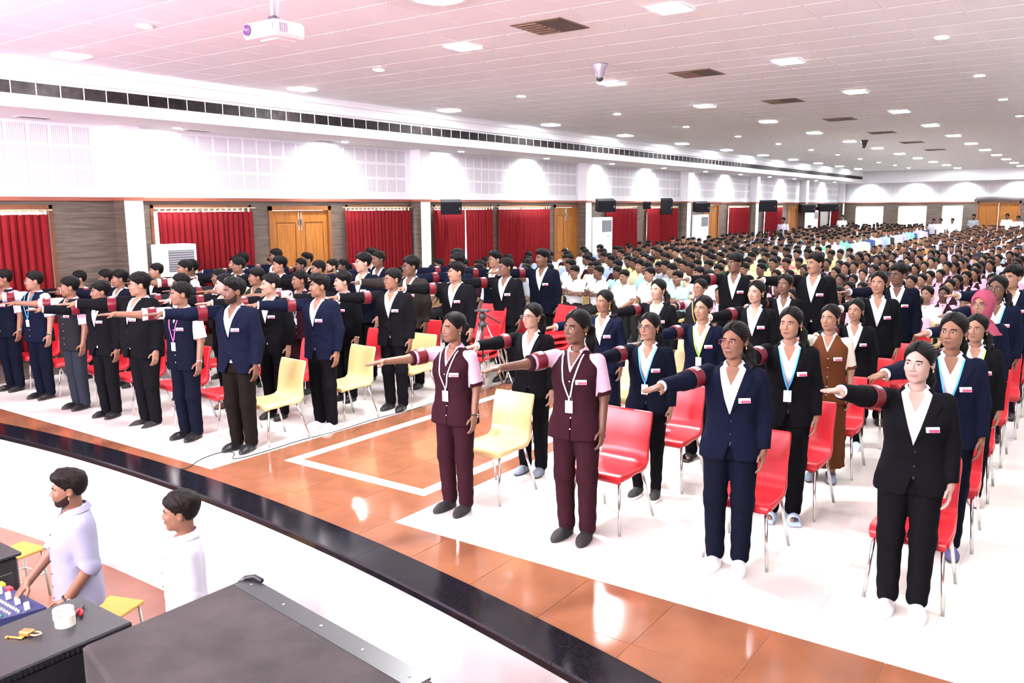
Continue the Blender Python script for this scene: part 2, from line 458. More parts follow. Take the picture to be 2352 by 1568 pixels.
    def hair_fn(self, style):
        def fn(P):
            Q = self.H(P)
            x, y, z = Q.T
            ax = np.abs(x)
            base = self.skull(Q)
            if style in ('short', 'quiff', 'thick', 'bowl'):
                line = np.interp(y, [-.10, -.075, -.045, -.012, .004, .030, .05, .12], [.060, .056, .050, .000, .006, .012, -.055, -.070])
                if style == 'bowl': line = np.interp(y, [-.10, -.06, -.03, -.005, .01, .04, .06, .12], [.040, .038, .025, -.005, .010, .0, -.06, -.07])
                line = line - .014 * np.clip((ax - .03) / .03, 0, 1) * (y < -.03) + .010 * np.sin(x * 90) * (y < -.05) * .5
                t = .010 + .016 * np.clip((z - .02) / .08, 0, 1)
                if style == 'quiff': t = t + .020 * np.clip((z - .05) / .05, 0, 1) * np.clip((.03 - y) / .09, 0, 1)
                if style == 'thick': t = t + .010 * np.clip((z) / .07, 0, 1)
                t = t * np.clip((z - line) / .022, .22, 1)
                tuft = .0018 * np.sin(x * 260 + 4 * np.sin(z * 70 + y * 50)) * np.sin(y * 230 + 3 * np.sin(x * 110)) + .0040 * np.sin(x * 75 + 4 * np.sin(y * 33 + z * 21)) * np.sin(y * 58 + 3.4 * np.sin(x * 47 + z * 36) + 1.3) * np.clip((z + .0) / .06, .15, 1)
                d = base - t - tuft
                d = smax(d, line - z, .010)
                return d
            # women: pulled back from a parting
            side = np.interp(y, [-.06, -.04, -.02, .0, .02, .05, .12], [.052, .026, .0, -.014, -.022, -.058, -.062])
            arch = .094 - .80 * ax - 3.5 * ax ** 2
            w = np.clip((-.045 - y) / .030, 0, 1)
            line = side * (1 - w) + arch * w
            t = .011 + .007 * np.clip((z - .02) / .06, 0, 1) + .0022 * np.sin((np.arctan2(z - .02, ax + .01)) * 38 + 12 * y)
            t = t - .016 * np.exp(-(x / .0045) ** 2) * (z > .05) * (y < .03)
            t = t * (1 - w * (1 - np.clip((z - line) / .030, .10, 1)))
            d = smax(base - t, line - z, .003)
            if style == 'bun':
                d = smin(d, ell(Q, v3(0, .118, .0), (.038, .032, .036)) - .002 * np.sin(x * 150 + z * 90), .015)
            if style in ('pony', 'braid', 'side'):
                ch = {'pony': [(0, .105, .012, .027), (.01, .135, -.03, .034), (.02, .125, -.12, .034), (.03, .115, -.24, .022)],
                      'braid': [(0, .105, .0, .030), (.0, .118, -.08, .026), (.0, .118, -.22, .024), (.0, .118, -.36, .014)],
                      'side': [(.01, .10, -.02, .030), (.06, .10, -.08, .034), (.10, .06, -.17, .030), (.11, .02, -.27, .016)]}[style]
                rip = .0022 * np.sin(x * 170 + 3 * np.sin(z * 20)) if style != 'braid' else .004 * np.sin(z * 150 + x * 60)
                for a, b in zip(ch, ch[1:]):
                    d = smin(d, cap(Q, v3(*a[:3]), v3(*b[:3]), a[3], b[3]) - rip, .02)
            return d
        return fn
    def hair(self, style):
        c = self.hc
        lo, hi = c - v3(.16, .13, .42 if style in ('pony', 'braid', 'side') else .12), c + v3(.16, .19, .165)
        return [(*snet(self.hair_fn(style), lo, hi, .0052 * self.res), 0)]
    def hijab(self):
        def fn(P):
            Q = self.H(P); x, y, z = Q.T
            d = ell(Q, v3(0, .014, .028), (.097, .120, .110))
            d = smin(d, ell(Q, v3(0, .0, -.06), (.088, .098, .11)), .04)
            d = smin(d, loft(P, [(a, b + .03, c + .03, e) for a, b, c, e in self.tab('shirt')][4:]), .05)
            d = np.maximum(d, self.hc[2] - .29 - P[:, 2] + .25 * P[:, 1] ** 1)
            d = d + wob(P, 38, .0022)
            face = ell(Q, v3(0, -.105, -.012), (.060, .075, .082))
            return smax(d, -face, .008)
        c = self.hc
        return [(*snet(fn, c - v3(.25, .22, .36), c + v3(.25, .22, .16), .0065), 0)]
    def beard(self, style):
        def fn(P):
            Q = self.H(P); x, y, z = Q.T; ax = np.abs(x)
            d = self.head(P, False) - .0022 - .0006 * np.sin(x * 300) * np.sin(z * 260)
            mo = np.maximum(np.abs(z + .049) - .0055 + ax * .12, ax - .026); mo = np.maximum(mo, y + .06)
            if style == 'moustache': return np.maximum(d, mo)
            jaw = np.maximum(z - np.where(y < -.062, np.interp(ax, [0, .016, .024, .04], [-.083, -.081, -.066, -.066]), -.024 + .66 * y), y - .004)
            return np.maximum(d, np.minimum(jaw, mo))
        c = self.hc
        return [(*snet(fn, c - v3(.1, .13, .14), c + v3(.1, .05, .03), .0036), 0)]
    def face_bits(self):
        """eye, eyebrow, lips meshes in body space"""
        out = {}
        def put(pts, F): return (pts @ self.HR.T + self.hc, F)
        for nme, s in (('l', 1), ('r', -1)):
            V, F = uvs(12, 8, (.0135, .0075, .0056)); a = put(V + v3(s * .031, -.0835, .0025), F)
            V2, F2 = uvs(10, 6, (.0062, .003, .0062)); b = put(V2 + v3(s * .031 - .001, -.0895, .003), F2)
            V3, F3 = uvs(10, 4, (.0150, .0080, .0016 if not self.f else .0022)); c3 = put(V3 + v3(s * .031, -.0845, .0082), F3)
            out['eye_' + nme] = [(a[0], a[1], 0), (b[0], b[1], 1), (c3[0], c3[1], 1)]
            n = 9; V = []; F = []
            for i in range(n):
                t = i / (n - 1); X = .0155 + .031 * t; zz = .0215 + .0035 * math.sin(t * 3.0) - .0025 * t; yy = -.0945 + .018 * t ** 2.2
                hh = (.0032 if self.f else .0048) * (1 - .6 * abs(t - .35))
                for dy, dzz in ((-.004, -hh), (-.004, hh), (.006, hh), (.006, -hh)): V.append((s * X, yy + dy, zz + dzz))
                if i:
                    o = (i - 1) * 4
                    for q in range(4): F.append((o + q, o + (q + 1) % 4, o + 4 + (q + 1) % 4, o + 4 + q))
            F += [(3, 2, 1, 0), (4 * n - 4, 4 * n - 3, 4 * n - 2, 4 * n - 1)]
            if s < 0: F = [f[::-1] for f in F]
            p = put(np.array(V), F); out['brow_' + nme] = [(p[0], F, 0)]
        V, F = uvs(14, 6, (.0225, .0085, .0042)); a = put(V + v3(0, -.0955, -.0585), F)
        V, F = uvs(14, 6, (.0195, .0085, .0052)); b = put(V + v3(0, -.0945, -.0665), F)
        out['lips'] = [(a[0], a[1], 0), (b[0], b[1], 0)]
        return out
    def glasses(self):
        V, F = [], []
        parts = []
        def put(pts): return pts @ self.HR.T + self.hc
        for s in (-1, 1):
            ring = [v3(s * .033 + .024 * math.cos(t) * (1 + .1 * abs(math.sin(t))), -.110, .000 + .0185 * math.sin(t)) for t in np.linspace(0, 2 * math.pi, 17)[:-1]]
            parts.append(tube_v([put(p) for p in ring], .0016, 6, closed=True) + (0,))
            parts.append(tube_v([put(p) for p in (v3(s * .057, -.108, .006), v3(s * .076, -.05, .006), v3(s * .080, .012, .004))], .0014, 5) + (0,))
            ring2 = np.array([put(p) for p in ring]); parts.append((ring2, [tuple(range(16))], 1))
        parts.append(tube_v([put(p) for p in (v3(-.010, -.110, .004), v3(0, -.113, .007), v3(.010, -.110, .004))], .0014, 5) + (0,))
        return parts
    def earring(self, s):
        V, F = uvs(8, 6, (.005, .005, .010))
        return [((V + v3(s * .083, .006, -.044)) @ self.HR.T + self.hc, F, 0)]
    # ---- clothes
    def box_for(self, hem, sleeves):
        pts = [self.J['sho'][0], self.J['sho'][1]]
        for k in (0, 1):
            if sleeves: pts += [self.J['arm'][k][0]] + ([self.J['arm'][k][1]] if sleeves > 1 else [])
        lo = np.min(pts, 0) - .13; hi = np.max(pts, 0) + .13
        lo = np.minimum(lo, v3(-.29 - self.fat, -.22 - 1.6 * self.fat, 0)); hi = np.maximum(hi, v3(.29 + self.fat, .21 + self.fat, 0))
        lo[2] = min(hem + self.J['dz'] - .03, lo[2]); hi[2] = max(1.47 + self.J['dz'], hi[2])
        return lo, hi
    def sleeves(self, P, cover, add, arms=(0, 1)):
        """cover: fraction of the arm (0-1 upper, 1-2 forearm)"""
        d = None
        for k in arms:
            S = self.J['sho'][k]; E, Wp = self.J['arm'][k][:2]; r = self.armrad()
            ax = nrm(E - S)
            fold = .0022 * np.sin(((P - E) @ nrm(Wp - S)) * 95 + 2 * P[:, 0] * 40) * np.exp(-(((P - E) ** 2).sum(1)) / .012)
            up = cap(P, S, E, r[0] + add[0], r[1] + add[1])
            if cover <= 1:
                cut = ((P - S) @ ax) - np.linalg.norm(E - S) * cover
                a = np.maximum(up, cut)
            else:
                lw = nrm(Wp - E)
                lo = cap(P, E, Wp + lw * .02, r[2] + add[1], r[3] + add[2])
                cut = ((P - E) @ lw) - np.linalg.norm(Wp - E) * (cover - 1)
                a = np.maximum(smin(up, lo, .025), cut)
            a = a - fold
            d = a if d is None else np.minimum(d, a)
        return d
    def coat(self, hem=.79, vtop=.078, vbot=1.12, sleeves=1.93, cut=.30, lapel=True):
        dz = self.J['dz']; tab = self.tab('coat'); f = self.f
        zt = tab[-2][0]
        vb = vbot + dz
        def fn(P):
            x, y, z = P.T
            d = loft(P, tab, 2.6)
            ax = np.abs(x)
            front = y + .02
            d = d + wob(P, 22, .0016, 1.) + .0022 * np.sin(z * 60 + x * 30) * np.exp(-((z - (1.02 + dz)) / .05) ** 2)
            s = vtop / max(zt - vb, .01)
            vedge = np.clip(z - vb, 0, 1) * s
            if lapel:
                wl = np.interp(z, [vb, vb + .10, zt - .06, zt - .02, zt + .03], [0.0, .045, .072, .055, .03])
                lm = np.clip((vedge + wl - ax) / .004, 0, 1) * (z > vb) * (y < .03)
                d = d - .009 * lm
            lap = np.where(ax < .012, .003, 0) * (z < vb) * (z > hem + dz + .12) * (y < 0)
            d = d - lap * 0
            if sleeves: 
                sl = self.sleeves(P, sleeves, (.024, .022, .020))
                d = smin(d, sl, .022)
            # neck V
            v = np.maximum(ax - vedge, front); v = np.maximum(v, vb - z)
            d = np.maximum(d, -v)
            # open skirts below the button
            lowx = x - .012
            g = np.maximum(np.abs(lowx) - np.clip((vb - .17 - z), 0, 1) * cut, front)
            g = np.maximum(g, z - (vb - .17))
            d = np.maximum(d, -g)
            # front edge line
            gr = np.maximum(np.abs(x - .012) - .0022, np.maximum(front + .05, z - vb))
            d = np.maximum(d, -np.maximum(gr, -(d + .006)))
            neckhole = cap(P, self.hc + v3(0, .018, -.16), self.hc + v3(0, .018, 0), .070 * self.thin + .004)
            d = np.maximum(d, -neckhole)
            if not sleeves:
                for k in (0, 1):
                    S = self.J['sho'][k]; E = self.J['arm'][k][0]
                    arm = cap(P, S + (S - E) * .0 + v3((.012 if k == 0 else -.012), 0, .0), E, self.armrad()[0] + .0165, self.armrad()[1] + .018)
                    d = np.maximum(d, -arm)
            return np.maximum(d, hem + dz - z)
        lo, hi = self.box_for(hem, 2 if sleeves > 1 else (1 if sleeves else 0))
        return [(*snet(fn, lo, hi, .0075 * self.res), 0)]
    def shirt(self, sleeves=2.0, neck_open=.09, hem=.86, which='shirt', collar=True, add=(.012, .012, .012), cuff=True):
        dz = self.J['dz']; tab = self.tab(which); f = self.f
        hc = self.hc
        ztop = tab[-1][0]
        def fn(P):
            x, y, z = P.T; ax = np.abs(x)
            d = np.maximum(loft(P, tab, 2.4) + wob(P, 24, .0014, 2.), z - ztop + .006)
            if sleeves: d = smin(d, self.sleeves(P, sleeves, add), .04)
            nb = tab[-1][0] - neck_open
            v = np.maximum(ax - np.clip(z - nb, 0, 1) * .42, y + .02); v = np.maximum(v, nb - z)
            d = np.maximum(d, -v)
            neckhole = cap(P, hc + v3(0, .020, -.30), hc + v3(0, .020, .0), .051 * self.thin + .004)
            d = np.maximum(d, -np.maximum(neckhole, nb - z))
            pl = np.where(ax < .016, .0015, 0) * (y < 0)
            return np.maximum(d - pl, hem + dz - z)
        lo, hi = self.box_for(hem, 2 if sleeves > 1 else (1 if sleeves else 0))
        return [(*snet(fn, lo, hi, .0078 * self.res), 0)]
    def collar(self, opening=.25, grow=0.):
        hc = self.hc; zt0 = self.tab('shirt')[-1][0] + grow * .9; rn = .052 * self.thin + .0065 + grow
        def fn(P):
            q = P - (hc + v3(0, .020, 0)); rr = np.sqrt(q[:, 0] ** 2 + q[:, 1] ** 2)
            ang = np.arctan2(np.abs(q[:, 0]), -q[:, 1])
            zt = zt0 + np.interp(ang, [0, .25, .8, 1.6, 3.2], [-.050, -.034, -.004, .010, .022])
            L = np.interp(ang, [0, .25, .45, .8, 1.3, 3.2], [.088, .084, .074, .056, .046, .042])
            s_ = (zt - P[:, 2]) / .85
            d = np.abs(rr - (rn + .003 + .62 * np.clip(s_, 0, 1))) * .85 - .0042
            d = np.maximum(d, np.maximum(-s_, s_ - L) * .85)
            return np.maximum(d, (opening + .9 * np.clip(-(P[:, 2] - zt0) - .05, 0, 1) * 0 - ang) * rr)
        c = v3(hc[0], hc[1] + .02, zt0 - .04)
        return [(*snet(fn, c - .145, c + .145, .0038 * max(1, self.res * .9)), 0)]
    def trousers(self, slim=0., skirt=False, top=1.02):
        dz = self.J['dz']
        def fn(P):
            x, y, z = P.T
            tb = [(a, b + .006, c + .006, e) for a, b, c, e in self.tab('body') if a < top + .12 + dz]
            d = loft(P, tb, 2.3)
            w = .0028 * np.sin(z * 48 + x * 20) * np.exp(-((z - .16) / .12) ** 2) + .002 * np.sin(z * 70 + y * 30) * np.exp(-((z - .47) / .09) ** 2)
            for k in (0, 1):
                d = smin(d, self.leg(P, k, .016, .020 - slim, .026 - slim * 1.2), .03 if not self.J['seat'] else .04)
            if skirt and not self.J['seat']:
                sk = loft(P, [(.14, .20, .17, .0), (.5, .19, .16, 0), (.85, .185, .14, 0), (1.0, .16, .12, 0)], 2.2) + .006 * np.sin(np.arctan2(x, y) * 14) * np.clip((.9 - z) / .5, 0, 1)
                d = smin(d, sk, .02)
            d = d + w
            d = np.maximum(d, z - top - dz)
            return np.maximum(d, (.15 if skirt else .045) - z)
        k0 = self.J
        lo = v3(-.27 - self.fat, -.24 - self.fat, .0); hi = v3(.27 + self.fat, .22 + self.fat, 1.06 + dz)
        if self.J['seat']: lo[1] = -.60
        return [(*snet(fn, lo, hi, .0098 * self.res), 0)]
    def shoe(self, k, style='formal'):
        A = self.J['ank'][k]; s = -1 if k == 0 else 1
        c = v3(A[0] + s * .004, A[1] - .06, 0)
        R = rotz(math.radians(7 * s))
        def fn(P):
            Q = (P - c) @ R
            x, y, z = Q.T
            if style == 'sandal':
                sole = rbx(Q, v3(0, 0, .014), (.046, .135, .014), .012)
                strap = np.maximum(np.abs(ell(Q, v3(0, -.045, .02), (.052, .05, .062))) - .005, np.abs(y + .045) - .032)
                return np.maximum(np.minimum(sole, strap), -z)
            toe = ell(Q, v3(0, -.070, .020), (.046, .082, .042))
            mid = cap(Q, v3(0, -.05, .035), v3(0, .07, .045), .038, .040)
            d = smin(toe, mid, .04)
            d = smin(d, cap(Q, v3(0, .062, .045), v3(0, .066, .085), .042, .040), .03)
            hole = cap(Q, v3(0, .060, .075), v3(0, .060, .16), .031)
            d = smax(d, -hole, .006)
            d = np.maximum(d, z - (.092 if style != 'slip' else .075))
            sole = np.maximum(ell(Q * v3(1, 1, 0), v3(0, -.01, 0), (.049, .142, .05)), np.abs(z - .011) - .011)
            if style == 'sneaker': sole = np.maximum(ell(Q * v3(1, 1, 0), v3(0, -.01, 0), (.053, .147, .05)), np.abs(z - .015) - .015)
            return np.maximum(np.minimum(d, sole), -z)
        V, F = snet(fn, c - v3(.08, .19, .012), c + v3(.08, .16, .13), .0055 * max(self.res, 1))
        zc = V[F].mean(1)[:, 2]
        lim = .027 if style == 'sneaker' else .017
        return [(V, F[zc > lim], 0), (V, F[zc <= lim], 1)]
    def band(self, add=.030):
        S = self.J['sho'][0]; E = self.J['arm'][0][0]; r = self.armrad(); ax = nrm(E - S); L = np.linalg.norm(E - S)
        u = nrm(np.cross(ax, v3(0, 0, 1))); w = np.cross(u, ax)
        V, F, F2 = [], [], []
        N = 28; prof = [(.44, -.002), (.44, .003), (.46, .004), (.74, .004), (.76, .003), (.76, -.002)]
        for t, e in prof:
            R = r[0] + (r[1] - r[0]) * t + add + e
            for i in range(N):
                a = 2 * math.pi * i / N
                V.append(S + ax * L * t + (u * math.cos(a) + w * math.sin(a)) * R)
        for j in range(len(prof) - 1):
            for i in range(N): F.append((j * N + i, (j + 1) * N + i, (j + 1) * N + (i + 1) % N, j * N + (i + 1) % N))
        # printed lettering strip: short raised white bars on the outer/upper face
        pr = []
        for row, (t0, t1) in enumerate(((.50, .535), (.555, .61), (.63, .66))):
            for q in range(6 if row == 1 else 8):
                nn = 6 if row == 1 else 8
                a0 = math.radians(62 + (q + .12) * 66 / nn); a1 = math.radians(62 + (q + .78) * 66 / nn)
                b = len(pr) * 4
                R = r[0] + (r[1] - r[0]) * t0 + add + .0056
                pr.append([S + ax * L * t + (u * math.cos(a) + w * math.sin(a)) * R for t, a in ((t0, a0), (t0, a1), (t1, a1), (t1, a0))])
        PV = np.array(pr).reshape(-1, 3); PF = [(4 * i, 4 * i + 1, 4 * i + 2, 4 * i + 3) for i in range(len(pr))]
        return [(np.array(V), F, 0)], [(PV, PF, 0)]
    def front_y(self, fn_tab, x, z, n=2.6):
        t = self.tab(fn_tab)
        zz = np.array([a[0] for a in t]); wx = np.interp(z, zz, [a[1] for a in t]); wy = np.interp(z, zz, [a[2] for a in t]); cy = np.interp(z, zz, [a[3] for a in t])
        return cy - wy * max(1 - abs(x / wx) ** n, .02) ** (1 / n)

def uvs(nu, nv, r):
    V = [(0, 0, r[2])]; F = []
    for j in range(1, nv):
        ph = math.pi * j / nv
        for i in range(nu):
            a = 2 * math.pi * i / nu
            V.append((r[0] * math.sin(ph) * math.cos(a), r[1] * math.sin(ph) * math.sin(a), r[2] * math.cos(ph)))
    V.append((0, 0, -r[2]))
    for i in range(nu): F.append((0, 1 + i, 1 + (i + 1) % nu))
    for j in range(nv - 2):
        for i in range(nu):
            a, b = 1 + j * nu, 1 + (j + 1) * nu
            F.append((a + i, b + i, b + (i + 1) % nu, a + (i + 1) % nu))
    for i in range(nu): F.append((len(V) - 1, 1 + (nv - 2) * nu + (i + 1) % nu, 1 + (nv - 2) * nu + i))
    return np.array(V), F

def tube_v(pts, r, n=8, closed=False):
    pts = [np.asarray(p, float) for p in pts]; V, F = [], []
    m = len(pts); up0 = v3(.03, .05, 1)
    for i, p in enumerate(pts):
        a = pts[(i - 1) % m] if (i or closed) else p; b = pts[(i + 1) % m] if (i < m - 1 or closed) else p
        t = nrm(b - a); up = up0 if abs(t @ nrm(up0)) < .95 else v3(1, .02, 0)
        u = nrm(np.cross(t, up)); w = np.cross(t, u)
        rr = r[i] if hasattr(r, '__len__') else r
        for k in range(n):
            q = 2 * math.pi * k / n; V.append(p + (u * math.cos(q) + w * math.sin(q)) * rr)
    for i in range(m if closed else m - 1):
        for k in range(n):
            a, b = i * n, ((i + 1) % m) * n
            F.append((a + k, a + (k + 1) % n, b + (k + 1) % n, b + k))
    if not closed: F += [tuple(range(n))[::-1], tuple(range((m - 1) * n, m * n))]
    return np.array(V), F
# ---------------------------------------------------------------- dressing a figure
SKINM = dyed(mat('skin', (.95, .95, .95), .48, spec=.35, noise=(18, .05, 2)))
SKINC = dict(deep=(.115, .052, .032), brown=(.190, .090, .054), tan=(.265, .135, .086), light=(.33, .19, .135), fair=(.39, .255, .21))
SKIN = {k: (SKINM, c) for k, c in SKINC.items()}
LIPM = dyed(mat('lips', (.5, .5, .5), .4))
LIPS = {k: (LIPM, c) for k, c in dict(deep=(.070, .025, .022), brown=(.11, .042, .036), tan=(.16, .062, .052), light=(.23, .085, .075), fair=(.30, .12, .115)).items()}
HAIRD = dyed(mat('hair', (.5, .5, .5), .5, spec=.09, bump=(160, .3)))
HAIRM = (HAIRD, (.0035, .003, .003)); HAIRB = (HAIRD, (.008, .006, .005))
EYEW = mat('eye_white', (.50, .46, .43), .3); IRIS = mat('dark_iris', (.012, .007, .005), .15)
CLOTHD = dyed(mat('suiting', (.5, .5, .5), .85, spec=.05))
CLOTHC = dict(
    black=((0.0042, 0.0042, 0.0055), .8, .15), navy=((0.0042, 0.0059, 0.0160), .8, .15), darknavy=((0.0034, 0.0046, 0.0109), .8, .15), slate=((0.0126, 0.0134, 0.0160), .8, .1), brownblack=((0.0076, 0.0055, 0.0046), .8, .1),
    charcoal=((0.0189, 0.0176, 0.0189), .8, .1), maroon=((0.0250, 0.0070, 0.0110), .8, .15), brown=((0.0850, 0.0275, 0.0110), .8, .1), greybrown=((0.0210, 0.0176, 0.0160), .8, .1),
    white=((.84, .84, .86), .75, 0), pink=((0.5304, 0.3536, 0.4488), .75, 0), lilac=((0.4760, 0.4624, 0.5576), .75, 0), manshirt=((.46, .46, .52), .75, 0), paleshirt=((0.24, 0.24, 0.32), .75, 0), paleblue=((0.3060, 0.3944, 0.5576), .75, 0), cream=((0.5440, 0.4760, 0.3264), .75, 0), ivory=((0.5440, 0.5032, 0.4216), .75, 0),
    aqua=((0.3400, 0.5304, 0.5440), .75, 0), yellow=((0.5440, 0.5168, 0.2448), .75, 0), rose=((0.5440, 0.1700, 0.1904), .75, 0), green=((0.0100, 0.0650, 0.0350), .8, 0), blue=((0.0250, 0.0600, 0.1900), .8, 0), plaid=((0.1000, 0.0800, 0.2100), .8, 0), red=((0.2250, 0.0150, 0.0150), .8, 0),
    mint=((0.1700, 0.4760, 0.3264), .75, 0), grey=((0.2448, 0.2584, 0.2856), .8, 0), orange=((0.5100, 0.2040, 0.0408), .8, 0), lavender=((0.3740, 0.3400, 0.5304), .8, 0), hijab=((0.2600, 0.0500, 0.0850), .75, 0), greydenim=((0.0168, 0.0202, 0.0273), .8, .1))
CLOTH = {k: (CLOTHD, c[0]) for k, c in CLOTHC.items()}
LEATH, CANV = dyed(mat('shoe_leather', (.5, .5, .5), .32, spec=.25)), dyed(mat('shoe_canvas', (.5, .5, .5), .8))
SHOEM = dict(black=(LEATH, (.012, .012, .013)), sole=mat('dark_sole', (.02, .02, .02), .7), white=(LEATH, (.85, .85, .85)), wsole=mat('white_sole', (.8, .8, .8), .6),
             canvas=(CANV, (.016, .015, .016)), grey=(CANV, (.16, .19, .24)), brown=(LEATH, (.12, .06, .035)), pinkc=(CANV, (.72, .40, .42)),
             blue=(CANV, (.42, .56, .72)), purple=(CANV, (.09, .08, .20)))
BANDM = mat('red_satin_band', (.105, .0025, .009), .4, spec=.3); PRINTM = mat('white_print', (.85, .8, .8), .6)
BADGEW = mat('badge_white', (.86, .84, .85), .4); BADGER = mat('badge_red', (.62, .05, .12), .4)
METALM = mat('polished_metal', (.75, .75, .76), .2, metal=1.); GOLDM = mat('gold', (.85, .55, .15), .3, metal=1.)
LENSM = mat('spectacle_lens', (1, 1, 1), .03, trans=1., alpha=.18); FRAMEM = mat('dark_spectacle_frame', (.03, .02, .03), .3); FRAMER = mat('red_spectacle_frame', (.28, .03, .05), .3)
WATCHM = mat('black_strap', (.01, .01, .01), .4); PLASTICW = mat('clear_card', (.86, .87, .90), .25)
LANYD = dyed(mat('lanyard_ribbon', (.5, .5, .5), .6))
LANY = {k: (LANYD, c) for k, c in dict(grey=(.50, .54, .62), green=(.30, .72, .05), blue=(.06, .38, .80), orange=(.85, .38, .04), pink=(.80, .10, .40)).items()}

_FIG, _MESH = {}, {}
def fig(sex, pz, fat=0., yaw=-14., res=1.):
    k = (sex, pz, fat, yaw, res)
    if k not in _FIG: _FIG[k] = Fig(*k)
    return k, _FIG[k]
def shared(key, build, nslots=1):
    if key not in _MESH:
        me = to_mesh('_'.join(str(x) for x in key if isinstance(x, str))[:40], build())
        for _ in range(nslots): me.materials.append(None)
        _MESH[key] = me
    return _MESH[key]
_b = MB(); _b.lathe([(.0, 0), (.008, 0), (.009, .002), (.007, .004), (0, .004)], 10, 0, (0, 0, 0), Matrix.Rotation(math.radians(90), 3, 'X')); BUTTON = _b.mesh('button', True)
def badge_mesh(F, tabn, off):
    x, z = .098, 1.232 + F.J['dz'] - (.012 if F.f else 0)
    y = F.front_y(tabn, x, z) - off
    y2 = F.front_y(tabn, x + .03, z) - off
    a = math.atan2(y2 - y, .03)
    yt = F.front_y(tabn, x, z + .03) - off; tilt = math.atan2(yt - y, .03)
    R = Matrix.Rotation(a, 3, 'Z') @ Matrix.Rotation(-tilt, 3, 'X')
    b = MB(); b.box((x, y - .004, z), (.040, .0025, .0165), 0, .001, R=R)
    b2 = MB(); c = Vector((x, y - .004, z)) + R @ Vector((.0065, -.0016, -.0068)); b2.box(c, (.031, .002, .0085), 0, R=R)
    return b, b2
def lanyard_meshes(F, tabn, off, card_z):
    dz = F.J['dz']; cz = card_z + dz
    rib = MB()
    top = 1.425 + dz - (.02 if F.f else 0)
    for s in (-1, 1):
        L = []
        for t in np.linspace(0, 1, 12):
            z = top + (cz + .07 - top) * t; x = s * (.072 * (1 - t) ** .85 + .006)
            y = F.front_y(tabn, x, z) - off if z < top - .03 else min(F.front_y(tabn, x, z), -.035) - off - .004
            L.append((x, y, z))
        V, Fc = [], []
        for i, p in enumerate(L):
            for dx in (-.0055, .0055): V += [(p[0] + dx, p[1] - .004, p[2]), (p[0] + dx, p[1] - .001, p[2])]
            if i:
                o = 4 * (i - 1); Fc += [(o, o + 4, o + 6, o + 2), (o + 1, o + 3, o + 7, o + 5), (o, o + 1, o + 5, o + 4), (o + 2, o + 6, o + 7, o + 3)]
        rib.add(V, Fc)
    y = F.front_y(tabn, 0, cz + .05) - off - .004
    rib.box((0, y - .002, cz + .058), (.006, .003, .016))
    card = MB(); y = F.front_y(tabn, 0, cz) - off - .008
    card.box((0, y, cz), (.029, .002, .045), 0, .001)
    return rib, card
def mesh_of(mb, key, nslots=1):
    if key not in _MESH:
        me = mb.mesh('_'.join(str(x) for x in key if isinstance(x, str))[:40])
        for _ in range(nslots): me.materials.append(None)
        _MESH[key] = me
    return _MESH[key]

